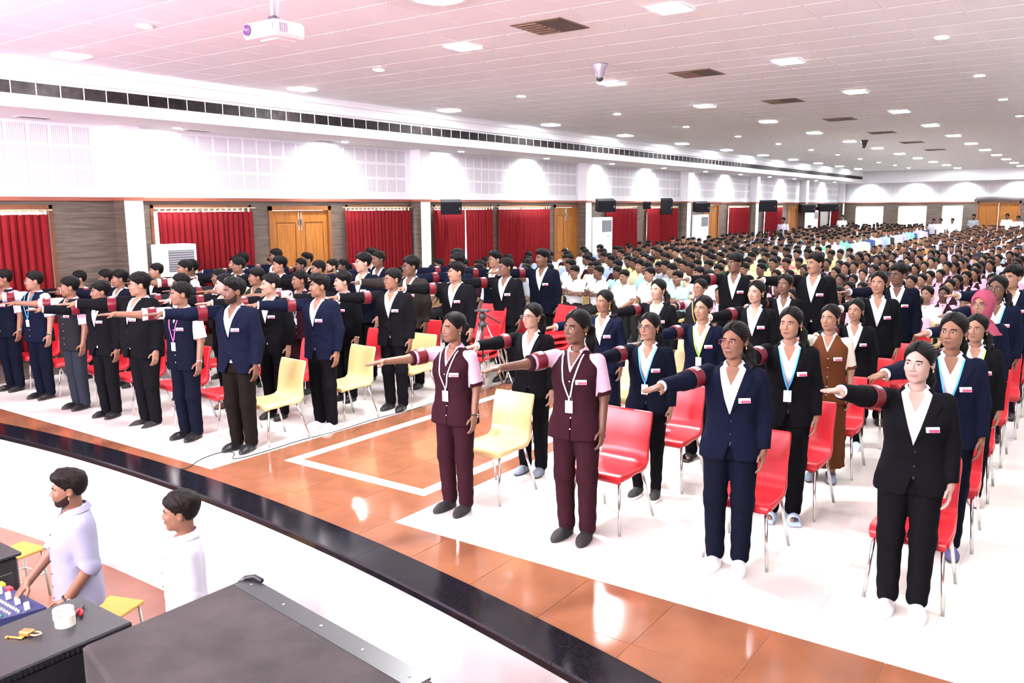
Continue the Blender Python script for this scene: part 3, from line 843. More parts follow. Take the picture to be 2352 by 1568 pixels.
PROTO_H = 1.715
def person(label, group, pos, rz, height, sex='m', pz='oath', fat=0., yaw=-14., skin='brown', hair='short', hairm=None, top='jacket', topc='black', shirtc='white', trc='black', shoes='formal', shoec='black',
           band=True, badge=True, lanyard=None, glasses=None, beard=None, watch=False, skirt=False, slim=.0, earring=None, open_coat=None, detail=2, res=1., face=True, wide=1.):
    k, F = fig(sex, pz, fat, yaw, res)
    s = height / PROTO_H if pz[:4] != 'seat' else height
    root = empty('person', pos, rz, (s * wide, s * wide, s))
    tag(root, label, 'person', group)
    def P(name, key, build, mats, parent=root):
        return link(name, shared(key, build, len(mats)), parent, mats)
    P('body', ('body',) + k, F.body_parts, [SKIN[skin]])
    hm = hairm or HAIRM
    if hair == 'hijab': P('headscarf', ('hijab',) + k, F.hijab, [CLOTH['hijab']])
    elif hair: P('hair', ('hair', hair) + k, lambda: F.hair(hair), [hm])
    if face:
        fb = None
        for nm, key in (('eye', 'eye_l'), ('eye', 'eye_r'), ('eyebrow', 'brow_l'), ('eyebrow', 'brow_r'), ('lips', 'lips')):
            if (key,) + k not in _MESH: fb = fb or F.face_bits()
            P(nm, (key,) + k, lambda: fb[key], [EYEW, IRIS] if nm == 'eye' else [HAIRM] if nm == 'eyebrow' else [LIPS[skin]])
    if beard: P('beard' if beard == 'beard' else 'moustache', (beard,) + k, lambda: F.beard(beard), [(HAIRD, (.020, .012, .009))])
    if glasses: P('eyeglasses', ('glasses', glasses) + k, F.glasses, [FRAMER if glasses == 'red' else FRAMEM, LENSM])
    if earring: 
        P('earring', ('earl',) + k, lambda: F.earring(1), [GOLDM]); P('earring', ('earr',) + k, lambda: F.earring(-1), [GOLDM])
    tabn, off = 'coat', .004
    if top == 'jacket':
        hem = .80 if not F.f else .80
        cut = .30 if open_coat is None else open_coat
        P('shirt', ('shirt_in',) + k, lambda: F.shirt(1.985, .14, .90), [CLOTH[shirtc]])
        j = P('jacket', ('jacket', cut) + k, lambda: F.coat(hem, .085, 1.12 if not F.f else 1.10, 1.93, cut), [CLOTH[topc]])
        off = .010
        if detail > 1:
            for zz in (1.09, 1.00, .93):
                z = zz + F.J['dz'] - (.02 if F.f else 0); y = F.front_y('coat', .014, z) - .003
                link('button', BUTTON, j, [(CLOTHD, (.02, .02, .025))], (.014, y, z))
    elif top == 'vest':
        P('shirt', ('shirt_half',) + k, lambda: F.shirt(.92, .13, .90, add=(.018, .020, .020)), [CLOTH[shirtc]])
        vb = P('vest', ('vest',) + k, lambda: F.coat(.78, .052, 1.27, 0, .0, False), [CLOTH[topc]])
        for q in (0, 1):
            def cuff(q=q):
                S_, E_ = F.J['sho'][q], F.J['arm'][q][0]; c_ = S_ + (E_ - S_) * .86
                return [(*snet(lambda Q: np.maximum(F.sleeves(Q, .95, (.020, .023, .023), (q,)), -F.sleeves(Q, .83, (.07, .07, .07), (q,))), c_ - .11, c_ + .11, .0065), 0)]
            P('sleeve_cuff', ('cuffband', q) + k, cuff, [CLOTH[topc if sex == 'f' else shirtc]])
        if detail > 1:
            for zz in (1.22, 1.13, 1.04, .95, .87):
                z = zz + F.J['dz']; y = F.front_y('coat', .012, z) - .002
                link('button', BUTTON, vb, [(CLOTHD, (.5, .42, .42))], (.012, y, z)).scale = (.7, .7, .7)
    elif top in ('shirt', 'shirt_half', 'shirt_roll'):
        tabn, off = 'shirt', .004
        sl = {'shirt': 1.9, 'shirt_half': .85, 'shirt_roll': 1.12}[top]
        sh = P('shirt', (top,) + k, lambda: F.shirt(sl, .075, .80 if top == 'shirt_roll' else .90, 'coat' if top == 'shirt_roll' else 'shirt', add=(.020, .020, .018)), [CLOTH[shirtc]])
        if detail > 1:
            for zz in (1.30, 1.21, 1.12, 1.03, .94, .86):
                z = zz + F.J['dz']; y = F.front_y('coat' if top == 'shirt_roll' else 'shirt', .0, z, 2.4) - .003
                link('button', BUTTON, sh, [(CLOTHD, (.01, .01, .02))], (0, y, z)).scale = (.7, .7, .7)
    gr = .016 if top == 'shirt_roll' else .007 if top == 'shirt' else 0.
    P('collar', ('collar', gr) + k, lambda: F.collar(.25, gr), [CLOTH[shirtc]])
    P('skirt' if skirt else 'trousers', ('trousers', skirt, slim) + k, lambda: F.trousers(slim, skirt), [CLOTH[trc]])
    sm = {'formal': [SHOEM[shoec], SHOEM['sole']], 'slip': [SHOEM[shoec], SHOEM['sole']], 'sneaker': [SHOEM[shoec], SHOEM['wsole']], 'sandal': [SHOEM[shoec], SHOEM[shoec]]}[shoes]
    for q in (0, 1): P('sandal' if shoes == 'sandal' else 'shoe', ('shoe', shoes, str(sm[0][0].name), q) + k, lambda: F.shoe(q, shoes), sm)
    if band:
        key = ('band', top == 'vest') + k
        if key not in _MESH:
            a, b = F.band(.027 if top == 'jacket' else .023)
            shared(key, lambda: a); shared(('print',) + key, lambda: b)
        bo = link('arm_band', _MESH[key], root, [BANDM]); link('lettering', _MESH[('print',) + key], bo, [PRINTM])
    if badge:
        key = ('badge', tabn, off) + k
        if key not in _MESH:
            a, b = badge_mesh(F, tabn, off); mesh_of(a, key); mesh_of(b, ('stripe',) + key)
        bo = link('name_badge', _MESH[key], root, [BADGEW]); link('stripe', _MESH[('stripe',) + key], bo, [BADGER])
    if lanyard:
        cz = {'grey': 1.03, 'green': 1.06, 'blue': 1.04, 'orange': 1.04, 'pink': 1.04}[lanyard]
        key = ('lany', tabn, off, cz) + k
        if key not in _MESH:
            a, b = lanyard_meshes(F, tabn, off, cz); mesh_of(a, key); mesh_of(b, ('card',) + key)
        bo = link('lanyard', _MESH[key], root, [LANY[lanyard]]); link('identity_card', _MESH[('card',) + key], bo, [PLASTICW])
    if watch:
        key = ('watch', watch) + k
        if key not in _MESH:
            E, Wp = F.J['arm'][1][:2]; ax = nrm(Wp - E); u = nrm(np.cross(ax, v3(1, 0, 0))); w = np.cross(u, ax)
            c = Wp - ax * .012
            ring = [c + (u * math.cos(t) + w * math.sin(t)) * .034 for t in np.linspace(0, 2 * math.pi, 17)[:-1]]
            V1, F1 = tube_v(ring, .007, 6, True); V2, F2 = uvs(12, 6, (.006, .017, .017)); V2 = V2 + c + v3(.034, 0, 0)
            shared(key, lambda: [(V1, F1, 0), (V2, F2, 1)], 2)
        link('wristwatch', _MESH[key], root, [METALM if watch == 'metal' else WATCHM, METALM])
    return root
# ---------------------------------------------------------------- room shell
XL, XR, YB, YF = -12.5, 3.05, 50.5, -4.0            # left wall, right wall, back wall, stage wall
ZT, ZS, ZC = 2.57, 3.66, 4.25                        # timber/white joint, side soffit, main ceiling
XS, XS2, YS = -11.0, 1.55, 48.6                      # bulkhead faces of the ceiling recess
ZP = -1.1                                            # pit floor
def fz(y): return max(0., (y - 14.)) * .005          # the floor rises gently towards the back
def arc_in(x): return 4.31 - (x + 7.3) ** 2 / 46.0
def arc_out(x): return arc_in(x) - .30

CREAM = mat('cream_vitrified_floor', (.76, .72, .66), .16, spec=.5)
n, l, b = nodes_of(CREAM)
tc = n.new('ShaderNodeTexCoord'); br = n.new('ShaderNodeTexBrick'); br.offset = 0; br.inputs['Scale'].default_value = 1.0
br.inputs['Brick Width'].default_value = .6; br.inputs['Row Height'].default_value = .6; br.inputs['Mortar Size'].default_value = .0022
br.inputs['Color1'].default_value = (.75, .71, .65, 1); br.inputs['Color2'].default_value = (.78, .74, .68, 1); br.inputs['Mortar'].default_value = (.60, .55, .49, 1)
ns = n.new('ShaderNodeTexNoise'); ns.inputs['Scale'].default_value = 2.2; ns.inputs['Detail'].default_value = 5
mx = n.new('ShaderNodeMixRGB'); mx.blend_type = 'MULTIPLY'; mx.inputs[0].default_value = .10
l.new(tc.outputs['Object'], br.inputs[0]); l.new(tc.outputs['Object'], ns.inputs['Vector']); l.new(br.outputs[0], mx.inputs[1]); l.new(ns.outputs['Color'], mx.inputs[2]); l.new(mx.outputs[0], b.inputs['Base Color'])
TERRA = mat('terracotta_tile', (.225, .090, .046), .12, noise=(3.0, .14, 6), spec=.5)
GROUT = mat('pale_tile_joint', (.34, .19, .12), .8)
WSTRIP = mat('white_inlay_tile', (.82, .80, .76), .18)
GRANITE = mat('black_granite', (.007, .007, .010), .12, noise=(60, .8, 6), spec=.35)
PITW = mat('white_pit_paint', (.88, .86, .84), .5)
WHITEP = mat('white_wall_paint', (.84, .83, .86), .6); CEILP = mat('ceiling_plaster', (.87, .86, .89), .7)

# cream floor (one sloping slab at the back)
f = MB()
def quad(mb, x0, x1, y0, y1, m=0):
    mb.add([(x0, y0, fz(y0)), (x1, y0, fz(y0)), (x1, y1, fz(y1)), (x0, y1, fz(y1))], [(0, 1, 2, 3)], m)
for x0, x1 in ((XL - .3, -6.65), (-4.30, XR)):
    quad(f, x0, x1, 4.48, 14.); quad(f, x0, x1, 14., YB + .3)
quad(f, -6.65, -4.30, 13.48, 14.); quad(f, -6.65, -4.30, 14., YB + .3)
floor = tag(f.build('floor', CREAM), kind='structure')
# setting bed under the terracotta tiles
f = MB(); xs = np.linspace(XL - .3, XR, 60)
V = [(x, y, -.004) for x in xs for y in (arc_in(x) - .02, 4.48)]
f.add(V, [(2 * i, 2 * i + 2, 2 * i + 3, 2 * i + 1) for i in range(59)]); f.add([(-6.65, 4.48, -.004), (-4.3, 4.48, -.004), (-4.3, 13.48, -.004), (-6.65, 13.48, -.004)], [(0, 1, 2, 3)])
f.build('tile_bed', GROUT, floor)
_tile = {}
def slab(name, x0, x1, y0, y1, z, th, m, parent, gap=.0018):
    w, d = round(x1 - x0 - 2 * gap, 4), round(y1 - y0 - 2 * gap, 4)
    k = (name, w, d)
    if k not in _tile:
        mb = MB(); mb.bx(-w / 2, w / 2, -d / 2, d / 2, -th, 0); _tile[k] = mb.mesh(name); _tile[k].materials.append(m)
    o = bpy.data.objects.new(name, _tile[k]); COL.objects.link(o); o.parent = parent; o.location = ((x0 + x1) / 2, (y0 + y1) / 2, z); return o
# terracotta band in front of the seats, cut along the curved granite
x = -.75 + .6 * 6
while x > XL - .2:
    x0, x1 = max(x - .6, XL - .3), x
    for y1 in (4.48, 3.88, 3.28):
        y0 = y1 - .6
        xx = np.linspace(x0 + .002, x1 - .002, 7); lowb = np.maximum([arc_in(q) for q in xx], y0 + .002)
        if (lowb < y1 - .02).any():
            lowb = np.minimum(lowb, y1 - .004)
            V = [(q, lb, 0) for q, lb in zip(xx, lowb)] + [(x1 - .002, y1 - .002, 0), (x0 + .002, y1 - .002, 0)]
            mb = MB(); m_ = len(V); cx, cyy = (x0 + x1) / 2, (y0 + y1) / 2
            V = [(p[0] - cx, p[1] - cyy, 0) for p in V]
            mb.add(V + [(p[0], p[1], -.006) for p in V], [tuple(range(m_))] + [(i, i + m_, (i + 1) % m_ + m_, (i + 1) % m_) for i in range(m_)])
            mb.build('floor_tile', TERRA, floor, (cx, cyy, 0))
    x -= .6
# terracotta aisle with its white inlaid frame
for k in range(4): slab('floor_tile', -6.65 + k * .5875, -6.65 + (k + 1) * .5875, 4.48, 5.05, 0, .006, TERRA, floor)
slab('inlay_strip', -6.30, -4.50, 5.05, 5.18, 0, .006, WSTRIP, floor)
slab('floor_tile', -6.65, -6.30, 5.05, 5.18, 0, .006, TERRA, floor); slab('floor_tile', -4.50, -4.30, 5.05, 5.18, 0, .006, TERRA, floor)
for k in range(14):
    y0, y1 = 5.18 + k * .593, 5.18 + (k + 1) * .593
    slab('floor_tile', -6.65, -6.30, y0, y1, 0, .006, TERRA, floor); slab('inlay_strip', -6.30, -6.17, y0, y1, 0, .006, WSTRIP, floor)
    for q in range(3): slab('floor_tile', -6.17 + q * .5133, -6.17 + (q + 1) * .5133, y0, y1, 0, .006, TERRA, floor)
    slab('inlay_strip', -4.63, -4.50, y0, y1, 0, .006, WSTRIP, floor); slab('floor_tile', -4.50, -4.30, y0, y1, 0, .006, TERRA, floor)
# black granite coping of the pit, in slabs
cop = empty('trim_1'); tag(cop, kind='structure')
edges = [-13.0, -11.2, -9.4, -7.6, -5.95, -4.05, -2.2, -.4, 1.4, 3.05]
for a, c in zip(edges, edges[1:]):
    xs = np.linspace(a + .0015, c - .0015, 9); V = []
    for q in xs: V += [(q, arc_in(q), .012), (q, arc_out(q) + .012, .012), (q, arc_out(q), .0), (q, arc_out(q), -.04), (q, arc_out(q) + .03, -.045), (q, arc_in(q), -.03)]
    F = []
    for i in range(8):
        o = 6 * i
        for j in range(6): F.append((o + j, o + (j + 1) % 6, o + 6 + (j + 1) % 6, o + 6 + j))
    F += [(5, 4, 3, 2, 1, 0), tuple(48 + j for j in range(6))]
    mb = MB(); mb.add(V, F); mb.build('granite_slab', GRANITE, cop)
# pit: curved white wall, floor, stage front
mb = MB(); xs = np.linspace(XL - .3, XR, 40); V = []
for q in xs: V += [(q, arc_out(q) + .04, -.03), (q, arc_out(q) + .04, ZP), (q, arc_out(q) + .20, ZP), (q, arc_out(q) + .20, -.03)]
mb.add(V, [(4 * i + j, 4 * i + 4 + j, 4 * i + 4 + (j + 1) % 4, 4 * i + (j + 1) % 4) for i in range(39) for j in range(4)])
tag(mb.build('wall_pit', PITW), kind='structure')
mb = MB(); mb.bx(XL - .3, XR, YF, 4.5, ZP - .1, ZP); tag(mb.build('floor_pit', mat('pit_floor_tile', (.26, .11, .06), .3, noise=(3, .15, 5))), kind='structure')
mb = MB(); mb.bx(XL - .3, XR, YF, .35, ZP, .75); tag(mb.build('floor_stage', mat('stage_carpet', (.30, .06, .05), .9)), kind='structure')

# ---- left wall: timber laminate below, white acoustic band above
LAM = mat('walnut_laminate', (.18, .125, .095), .45)
n, l, b = nodes_of(LAM)
tc = n.new('ShaderNodeTexCoord'); mp = n.new('ShaderNodeMapping'); mp.inputs['Scale'].default_value = (.9, .9, 16); ns = n.new('ShaderNodeTexNoise'); ns.inputs['Scale'].default_value = 1.6; ns.inputs['Detail'].default_value = 8; ns.inputs['Roughness'].default_value = .6
rp = n.new('ShaderNodeValToRGB'); rp.color_ramp.elements[0].position = .32; rp.color_ramp.elements[1].position = .70
rp.color_ramp.elements[0].color = (.036, .024, .017, 1); rp.color_ramp.elements[1].color = (.135, .100, .078, 1)
l.new(tc.outputs['Object'], mp.inputs[0]); l.new(mp.outputs[0], ns.inputs['Vector']); l.new(ns.outputs['Fac'], rp.inputs[0]); l.new(rp.outputs[0], b.inputs['Base Color'])
TEAK = mat('teak_door', (.26, .095, .018), .5, noise=(5, .22, 6, (6, 6, .6)), spec=.2)
TEAKD = mat('teak_moulding', (.18, .062, .012), .4, noise=(5, .2, 6, (6, 6, .6)))
REDT = mat('red_brown_trim', (.25, .07, .04), .5)
CREAMP = mat('cream_pillar_paint', (.82, .78, .70), .6)
WINS = [(3.55, 6.05), (7.68, 9.52), (11.92, 13.70), (14.62, 16.70), (17.10, 19.30), (22.65, 24.53), (25.42, 27.70), (32.80, 35.00), (37.20, 39.50), (44.3, 45.9), (48.2, 49.7)]
DOORS = [(9.95, 11.46), (19.68, 20.99), (30.18, 31.80), (40.56, 42.20)]
WZ0, WZ1 = .75, 2.43
ops = sorted([(a, c, WZ0, WZ1) for a, c in WINS] + [(a, c, 0., 2.46) for a, c in DOORS])
w = MB(); y = YF
for a, c, z0, z1 in ops:
    w.bx(XL - .22, XL, y, a, ZP, ZT)
    w.bx(XL - .22, XL, a, c, z1, ZT)
    w.bx(XL - .22, XL, a, c, ZP, z0 if z0 > 0 else -.001 + fz(a))
    y = c
w.bx(XL - .22, XL, y, YB + .2, ZP, ZT)
wl = tag(w.build('wall_left', LAM), kind='structure')
w = MB(); w.bx(XL - .22, XL + .02, YF, YB + .2, ZT + .03, ZS); wu = tag(w.build('wall_left_upper', WHITEP), kind='structure')
t = MB(); t.bx(XL - .0, XL + .045, YF, YB, ZT - .03, ZT + .03, 0, .006); tag(t.build('trim_2', REDT), kind='structure')
# pillars
PIL = [.25, 7.05, 13.83, 20.95, 28.1, 35.3, 42.5, 49.75]
for i, y0 in enumerate(PIL):
    p = empty('pillar', (0, 0, 0)); tag(p, kind='structure')
    m = MB(); m.bx(XL, XL + .30, y0, y0 + .30, -.0, ZT - .02, 0, .01); m.bx(XL - .0, XL + .28, y0 - .012, y0 - .0, 0, ZT - .02, 1)
    m.build('shaft', [CREAMP, LAM], p)
    m = MB(); m.bx(XL, XL + .32, y0 - .02, y0 + .32, ZT - .02, ZT + .03, 0); m.build('red_band', REDT, p)
    m = MB(); m.bx(XL, XL + .31, y0 - .02, y0 + .32, ZT + .03, ZS, 0); m.build('white_head', WHITEP, p)
# acoustic panels of the white band
ACO = mat('slotted_acoustic_panel', (.74, .70, .76), .7)
n, l, b = nodes_of(ACO); tc = n.new('ShaderNodeTexCoord'); wv = n.new('ShaderNodeTexWave'); wv.bands_direction = 'Y'; wv.inputs['Scale'].default_value = 11.0
rp = n.new('ShaderNodeValToRGB'); rp.color_ramp.elements[0].position = .30; rp.color_ramp.elements[0].color = (.50, .46, .52, 1); rp.color_ramp.elements[1].position = .48; rp.color_ramp.elements[1].color = (.80, .77, .82, 1)
l.new(tc.outputs['Object'], wv.inputs[0]); l.new(wv.outputs[0], rp.inputs[0]); l.new(rp.outputs[0], b.inputs['Base Color'])
pm = MB(); pm.bx(0, .006, -.12, .12, -.125, .125); pme = pm.mesh('acoustic_panel'); pme.materials.append(ACO)
y = 3.0; count = 0; far = MB()
while y < YB - .3:
    if not any(p - .16 < y < p + .46 for p in PIL):
        for k in range(3):
            z = ZS - .17 - k * .305
            if y < 27 and count < 290:
                o = bpy.data.objects.new('acoustic_panel', pme); COL.objects.link(o); o.parent = wu; o.location = (XL + .02, y, z); count += 1
            else: far.bx(XL + .02, XL + .026, y - .12, y + .12, z - .125, z + .125)
    y += .30
tag(far.build('acoustic_panel', ACO, wu), kind='stuff')

# windows and curtains
GLASS = mat('window_glass', (1, 1, 1), .05, trans=1., alpha=.15)
PVC = mat('beige_window_frame', (.72, .62, .42), .5)
CURT = mat('red_curtain', (.13, .0025, .005), .8, spec=.15, bump=(60, .1)); HEADT = mat('curtain_heading', (.72, .66, .50), .7)
RODM = mat('curtain_rod', (.55, .45, .30), .4, metal=.6)
def curtain(y0, y1, z0, z1, label, split=None, lean=0.):
    r = empty('curtain', (XL + .09, (y0 + y1) / 2, z0)); tag(r, label, 'curtain', 'red curtains along the side wall')
    spans = [(y0, y1)] if split is None else [(y0, split - .002), (split + .012, y1)]
    for a, c in spans:
        wd = c - a; pl = .105; nseg = int(wd / pl * 8); nz = 8; V, F = [], []
        for j in range(nz + 1):
            t = j / nz
            for i in range(nseg + 1):
                u = i / nseg; ph = u * wd / pl * 2 * math.pi + .5 * math.sin(u * 9 + t)
                amp = .020 + .022 * t
                V.append((amp * math.sin(ph) + .008 * math.sin(ph * .37 + 2 * t), a - (y0 + y1) / 2 + u * wd + .012 * math.sin(ph * 2) + lean * t * .0, (z1 - z0) * (1 - t)))
        for j in range(nz):
            for i in range(nseg):
                q = j * (nseg + 1) + i; F.append((q, q + 1, q + nseg + 2, q + nseg + 1))
        m = MB(); m.add(V, F); o = m.build('curtain_panel', CURT, r, smooth=True)
        sd = o.modifiers.new('thickness', 'SOLIDIFY'); sd.thickness = .004
        h = MB()
        k = 0
        while k * .115 < wd - .03:
            yy = a - (y0 + y1) / 2 + k * .115 + .02; h.bx(-.008, .008, yy, yy + .022, z1 - z0 - .01, z1 - z0 + .055); k += 1
        h.build('curtain_loop', HEADT, r)['kind'] = 'stuff'
    m = MB(); L = y1 - y0; m.tube([(0, -L / 2 - .06, z1 - z0 + .06), (0, L / 2 + .06, z1 - z0 + .06)], .011, 8); m.build('curtain_rod', RODM, r)
    return r
def window(i, y0, y1):
    r = empty('window_%d' % i, (XL - .1, (y0 + y1) / 2, WZ0)); tag(r, kind='structure')
    L = y1 - y0; Hh = WZ1 - WZ0; m = MB()
    for z in (.025, Hh - .025): m.bx(-.03, .03, -L / 2, L / 2, z - .025, z + .025)
    for yy in (-L / 2 + .025, 0, L / 2 - .025): m.bx(-.03, .03, yy - .025, yy + .025, .05, Hh - .05)
    m.build('window_frame', PVC, r)
    for s in (-1, 1):
        m = MB(); m.bx(-.004, .004, min(0, s * L / 2) + .025, max(0, s * L / 2) - .025, .05, Hh - .05); m.build('pane', GLASS, r)
    m = MB()
    for a, c, e, g in ((-L / 2 - .05, -L / 2, -.02, Hh + .05), (L / 2, L / 2 + .05, -.02, Hh + .05)): m.bx(.075, .118, a, c, e, g)
    m.bx(.075, .118, -L / 2 - .05, L / 2 + .05, Hh, Hh + .05); m.build('casing', mat('orange_brown_casing', (.15, .055, .025), .6, spec=.2), r)
CL = ['red pleated curtain at the stage end of the wall, before the first pillar', 'red pleated curtain behind the white air conditioner nearest the stage', 'red pleated curtain between the double teak door and the second pillar',
      'parted red curtain half behind the big black wall speaker', 'red curtain with uneven heading beside the closed single teak door', 'red curtain next to the third pillar air conditioner',
      'red curtain behind the small tilted wall speaker', 'red curtain past the third teak door', 'red curtain beside the man in pale blue shirt', 'narrow red curtain beside the farthest air conditioner', 'narrow red curtain in the far corner of the hall']
for i, (a, c) in enumerate(WINS):
    window(i + 1, a, c)
    curtain(a + (.02 if i == 1 else -.15), c + (.02 if i else -.05), .30 + fz(a), 2.37 - (.02 if i == 0 else 0), CL[i], split=(a + 1.0 if i == 3 else None))
# doors
def door(i, y0, y1, single=False):
    r = empty('door_%d' % i, (XL, (y0 + y1) / 2, fz(y0))); tag(r, kind='structure')
    L = y1 - y0; Hh = 2.46; m = MB()
    for s in (-1, 1): m.bx(-.12, .025, s * L / 2 - (.075 if s > 0 else 0), s * L / 2 + (.075 if s < 0 else 0), 0, Hh)
    m.bx(-.12, .025, -L / 2, L / 2, Hh - .08, Hh); m.build('door_frame', TEAKD, r)
    leaves = [(-L / 2 + .08, -.003), (.003, L / 2 - .08)]
    for q, (a, c) in enumerate(leaves):
        lf = empty('door_leaf', (0, 0, 0)); lf.parent = r
        m = MB(); m.bx(-.07, -.035, a, c, .01, Hh - .085)
        st = .10
        m.bx(-.035, -.02, a, a + st, .01, Hh - .085); m.bx(-.035, -.02, c - st, c, .01, Hh - .085)
        for z0, z1 in ((.01, .22), (.95, 1.10), (Hh - .30, Hh - .085)): m.bx(-.035, -.02, a + st, c - st, z0, z1)
        m.build('frame', TEAK, lf)
        for z0, z1 in ((.24, .93), (1.12, Hh - .32)):
            p = MB(); p.box((-.030, (a + c) / 2, (z0 + z1) / 2), (.010, (c - a) / 2 - st - .03, (z1 - z0) / 2 - .015), 0, .009); p.build('raised_panel', TEAK, lf)
        m = MB(); yy = (c - .03) if q == 0 else (a + .03)
        m.tube([(-.018, yy, Hh - .45), (-.018, yy, Hh - .12)], .008, 6); m.box((-.018, yy, Hh - .30), (.012, .018, .06)); m.build('tower_bolt', mat('dull_steel', (.35, .33, .30), .35, metal=1.), lf)
        m = MB(); m.tube([(-.02, yy, 1.05), (.022, yy, 1.07), (.03, yy, 1.15), (.022, yy, 1.23), (-.02, yy, 1.25)], .009, 8); m.build('door_handle', METALM, lf)
for i, (a, c) in enumerate(DOORS): door(i + 1, a, c)

# ---- back wall with bright windows and the double door
w = MB(); BW = [(-11.7, -10.2), (-9.45, -8.0), (-7.25, -6.25)]
xx = XL - .2; zb = fz(YB)
for a, c in BW:
    w.bx(xx, a, YB, YB + .2, 0, ZT); w.bx(a, c, YB, YB + .2, 2.40, ZT); w.bx(a, c, YB, YB + .2, 0, .95); xx = c
w.bx(xx, -5.6, YB, YB + .2, 0, ZT); w.bx(-5.6, -3.6, YB, YB + .2, 2.58, ZT + .01); w.bx(-3.6, XR, YB, YB + .2, 0, ZT)
wb = tag(w.build('wall_back', LAM), kind='structure')
w = MB(); w.bx(XL - .2, XR, YB - .02, YB + .2, ZT, ZS); wbu = tag(w.build('wall_back_upper', WHITEP), kind='structure')
pm = MB(); pm.bx(-.12, .12, -.006, 0, -.125, .125); far = MB()
x = XL + .3
while x < -2.5:
    for k in range(3): far.bx(x - .12, x + .12, YB - .026, YB - .02, ZS - .295 - k * .305, ZS - .045 - k * .305)
    x += .30
tag(far.build('acoustic_panel', ACO, wbu), kind='stuff')
t = MB(); t.bx(XL, -5.7, YB - .045, YB, ZT - .03, ZT + .03); tag(t.build('trim_3', REDT), kind='structure')
BLIND = mat('sunlit_roller_blind', (.92, .90, .74), .8)
for i, (a, c) in enumerate(BW):
    r = empty('window_%d' % (20 + i), ((a + c) / 2, YB + .1, .95)); tag(r, kind='structure'); L = c - a; m = MB()
    for z in (.02, 1.43): m.bx(-L / 2, L / 2, -.03, .03, z - .02, z + .02)
    for q in (-L / 2 + .02, L / 2 - .02): m.bx(q - .02, q + .02, -.03, .03, 0, 1.45)
    m.build('window_frame', PVC, r)
    m = MB(); m.bx(-L / 2 + .04, L / 2 - .04, -.004, .004, .04, 1.41); m.build('pane', GLASS, r)
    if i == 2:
        m = MB(); m.bx(-L / 2 + .03, L / 2 - .03, -.05, -.045, .3, 1.43); m.build('roller_blind', mat('glowing_cream_blind', (.95, .93, .80), .8, emit=((1, .98, .80), .9)), r)  # daylight behind the blind is put into its material as emission
r = empty('door_9', (-4.6, YB, zb)); tag(r, kind='structure'); m = MB()
for s in (-1, 1): m.bx(s * 1.0 - (.08 if s > 0 else 0), s * 1.0 + (.08 if s < 0 else 0), -.03, .1, 0, 2.44)
m.bx(-1, 1, -.03, .1, 2.32, 2.44); m.build('door_frame', TEAKD, r)
for s in (-1, 1):
    lf = empty('door_leaf'); lf.parent = r; a, c = (-.92, -.005) if s < 0 else (.005, .92)
    m = MB(); m.bx(a, c, .02, .06, .01, 2.32); m.build('frame', TEAK, lf)
    for q in (0, 1):
        wd = (c - a) / 2
        for z0, z1 in ((.2, .95), (1.1, 2.15)):
            p = MB(); p.box((a + wd * (q + .5), .012, (z0 + z1) / 2), (wd / 2 - .06, .012, (z1 - z0) / 2), 0, .01); p.build('raised_panel', TEAK, lf)
    m = MB(); m.tube([(s * .06, .02, 1.0), (s * .06, -.03, 1.03), (s * .06, -.03, 1.27), (s * .06, .02, 1.3)], .012, 8); m.build('door_handle', METALM, lf)
pel = MB(); pel.bx(-5.75, -3.45, YB - .16, YB, 2.62, 2.72, 0, .01); pel.bx(-5.70, -3.5, YB - .12, YB, 2.74, 2.84, 1); tag(pel.build('trim_4', [mat('dark_door_head', (.05, .03, .025), .5), mat('grey_air_curtain', (.16, .15, .16), .5)]), kind='structure')
# right and stage walls close the room
w = MB(); w.bx(XR, XR + .2, YF, YB + .2, ZP, ZT); w.bx(XR - .02, XR + .2, YF, YB + .2, ZT, ZC + .2, 1); tag(w.build('wall_right', [LAM, WHITEP]), kind='structure')
w = MB(); w.bx(XL - .2, XR + .2, YF - .2, YF, ZP, ZC + .2); tag(w.build('wall_front', mat('stage_back_wall', (.70, .62, .62), .7)), kind='structure')

# ---- ceiling: side soffits, bulkheads with black slot grilles, recessed main field of square tiles
c = MB(); c.bx(XL - .2, XS, YF, YB + .2, ZS, ZC + .25); c.bx(XS2, XR + .2, YF, YB + .2, ZS, ZC + .25); c.bx(XS, XS2, YS, YB + .2, ZS, ZC + .25)
tag(c.build('ceiling_soffit', mat('soffit_paint', (.80, .78, .80), .7)), kind='structure')
c = MB(); c.bx(XS, XS2, YF, YS, ZC, ZC + .2); ceil = tag(c.build('ceiling', CEILP), kind='structure')
for sx, x in ((1, XS), (-1, XS2)):
    r = empty('trim_5' if sx > 0 else 'trim_6'); tag(r, kind='structure')
    m = MB(); m.bx(x, x + sx * .10, YF, YS, ZC - .10, ZC); m.bx(x, x + sx * .05, YF, YS, ZC - .24, ZC - .10); m.build('cornice', CEILP, r)
    if sx > 0:
        g = MB(); g.bx(x - .0, x + .012, YF, YS - .05, ZS + .16, ZS + .31); g.build('slot', mat('black_grille', (.014, .010, .010), .7, noise=(9, .6, 3), spec=.15), r)
        g = MB(); y = 2.0
        while y < 30: g.bx(x + .012, x + .020, y, y + .008, ZS + .16, ZS + .31); y += .30
        g.build('grille_bar', CEILP, r)['kind'] = 'stuff'
TILE = mat('perforated_ceiling_tile', (.76, .72, .74), .75)
n, l, b = nodes_of(TILE); tc = n.new('ShaderNodeTexCoord'); vo = n.new('ShaderNodeTexChecker'); vo.inputs['Scale'].default_value = 42
vo.inputs['Color1'].default_value = (.84, .83, .86, 1); vo.inputs['Color2'].default_value = (.87, .86, .89, 1); l.new(tc.outputs['Object'], vo.inputs[0]); l.new(vo.outputs[0], b.inputs['Base Color'])
cand = []
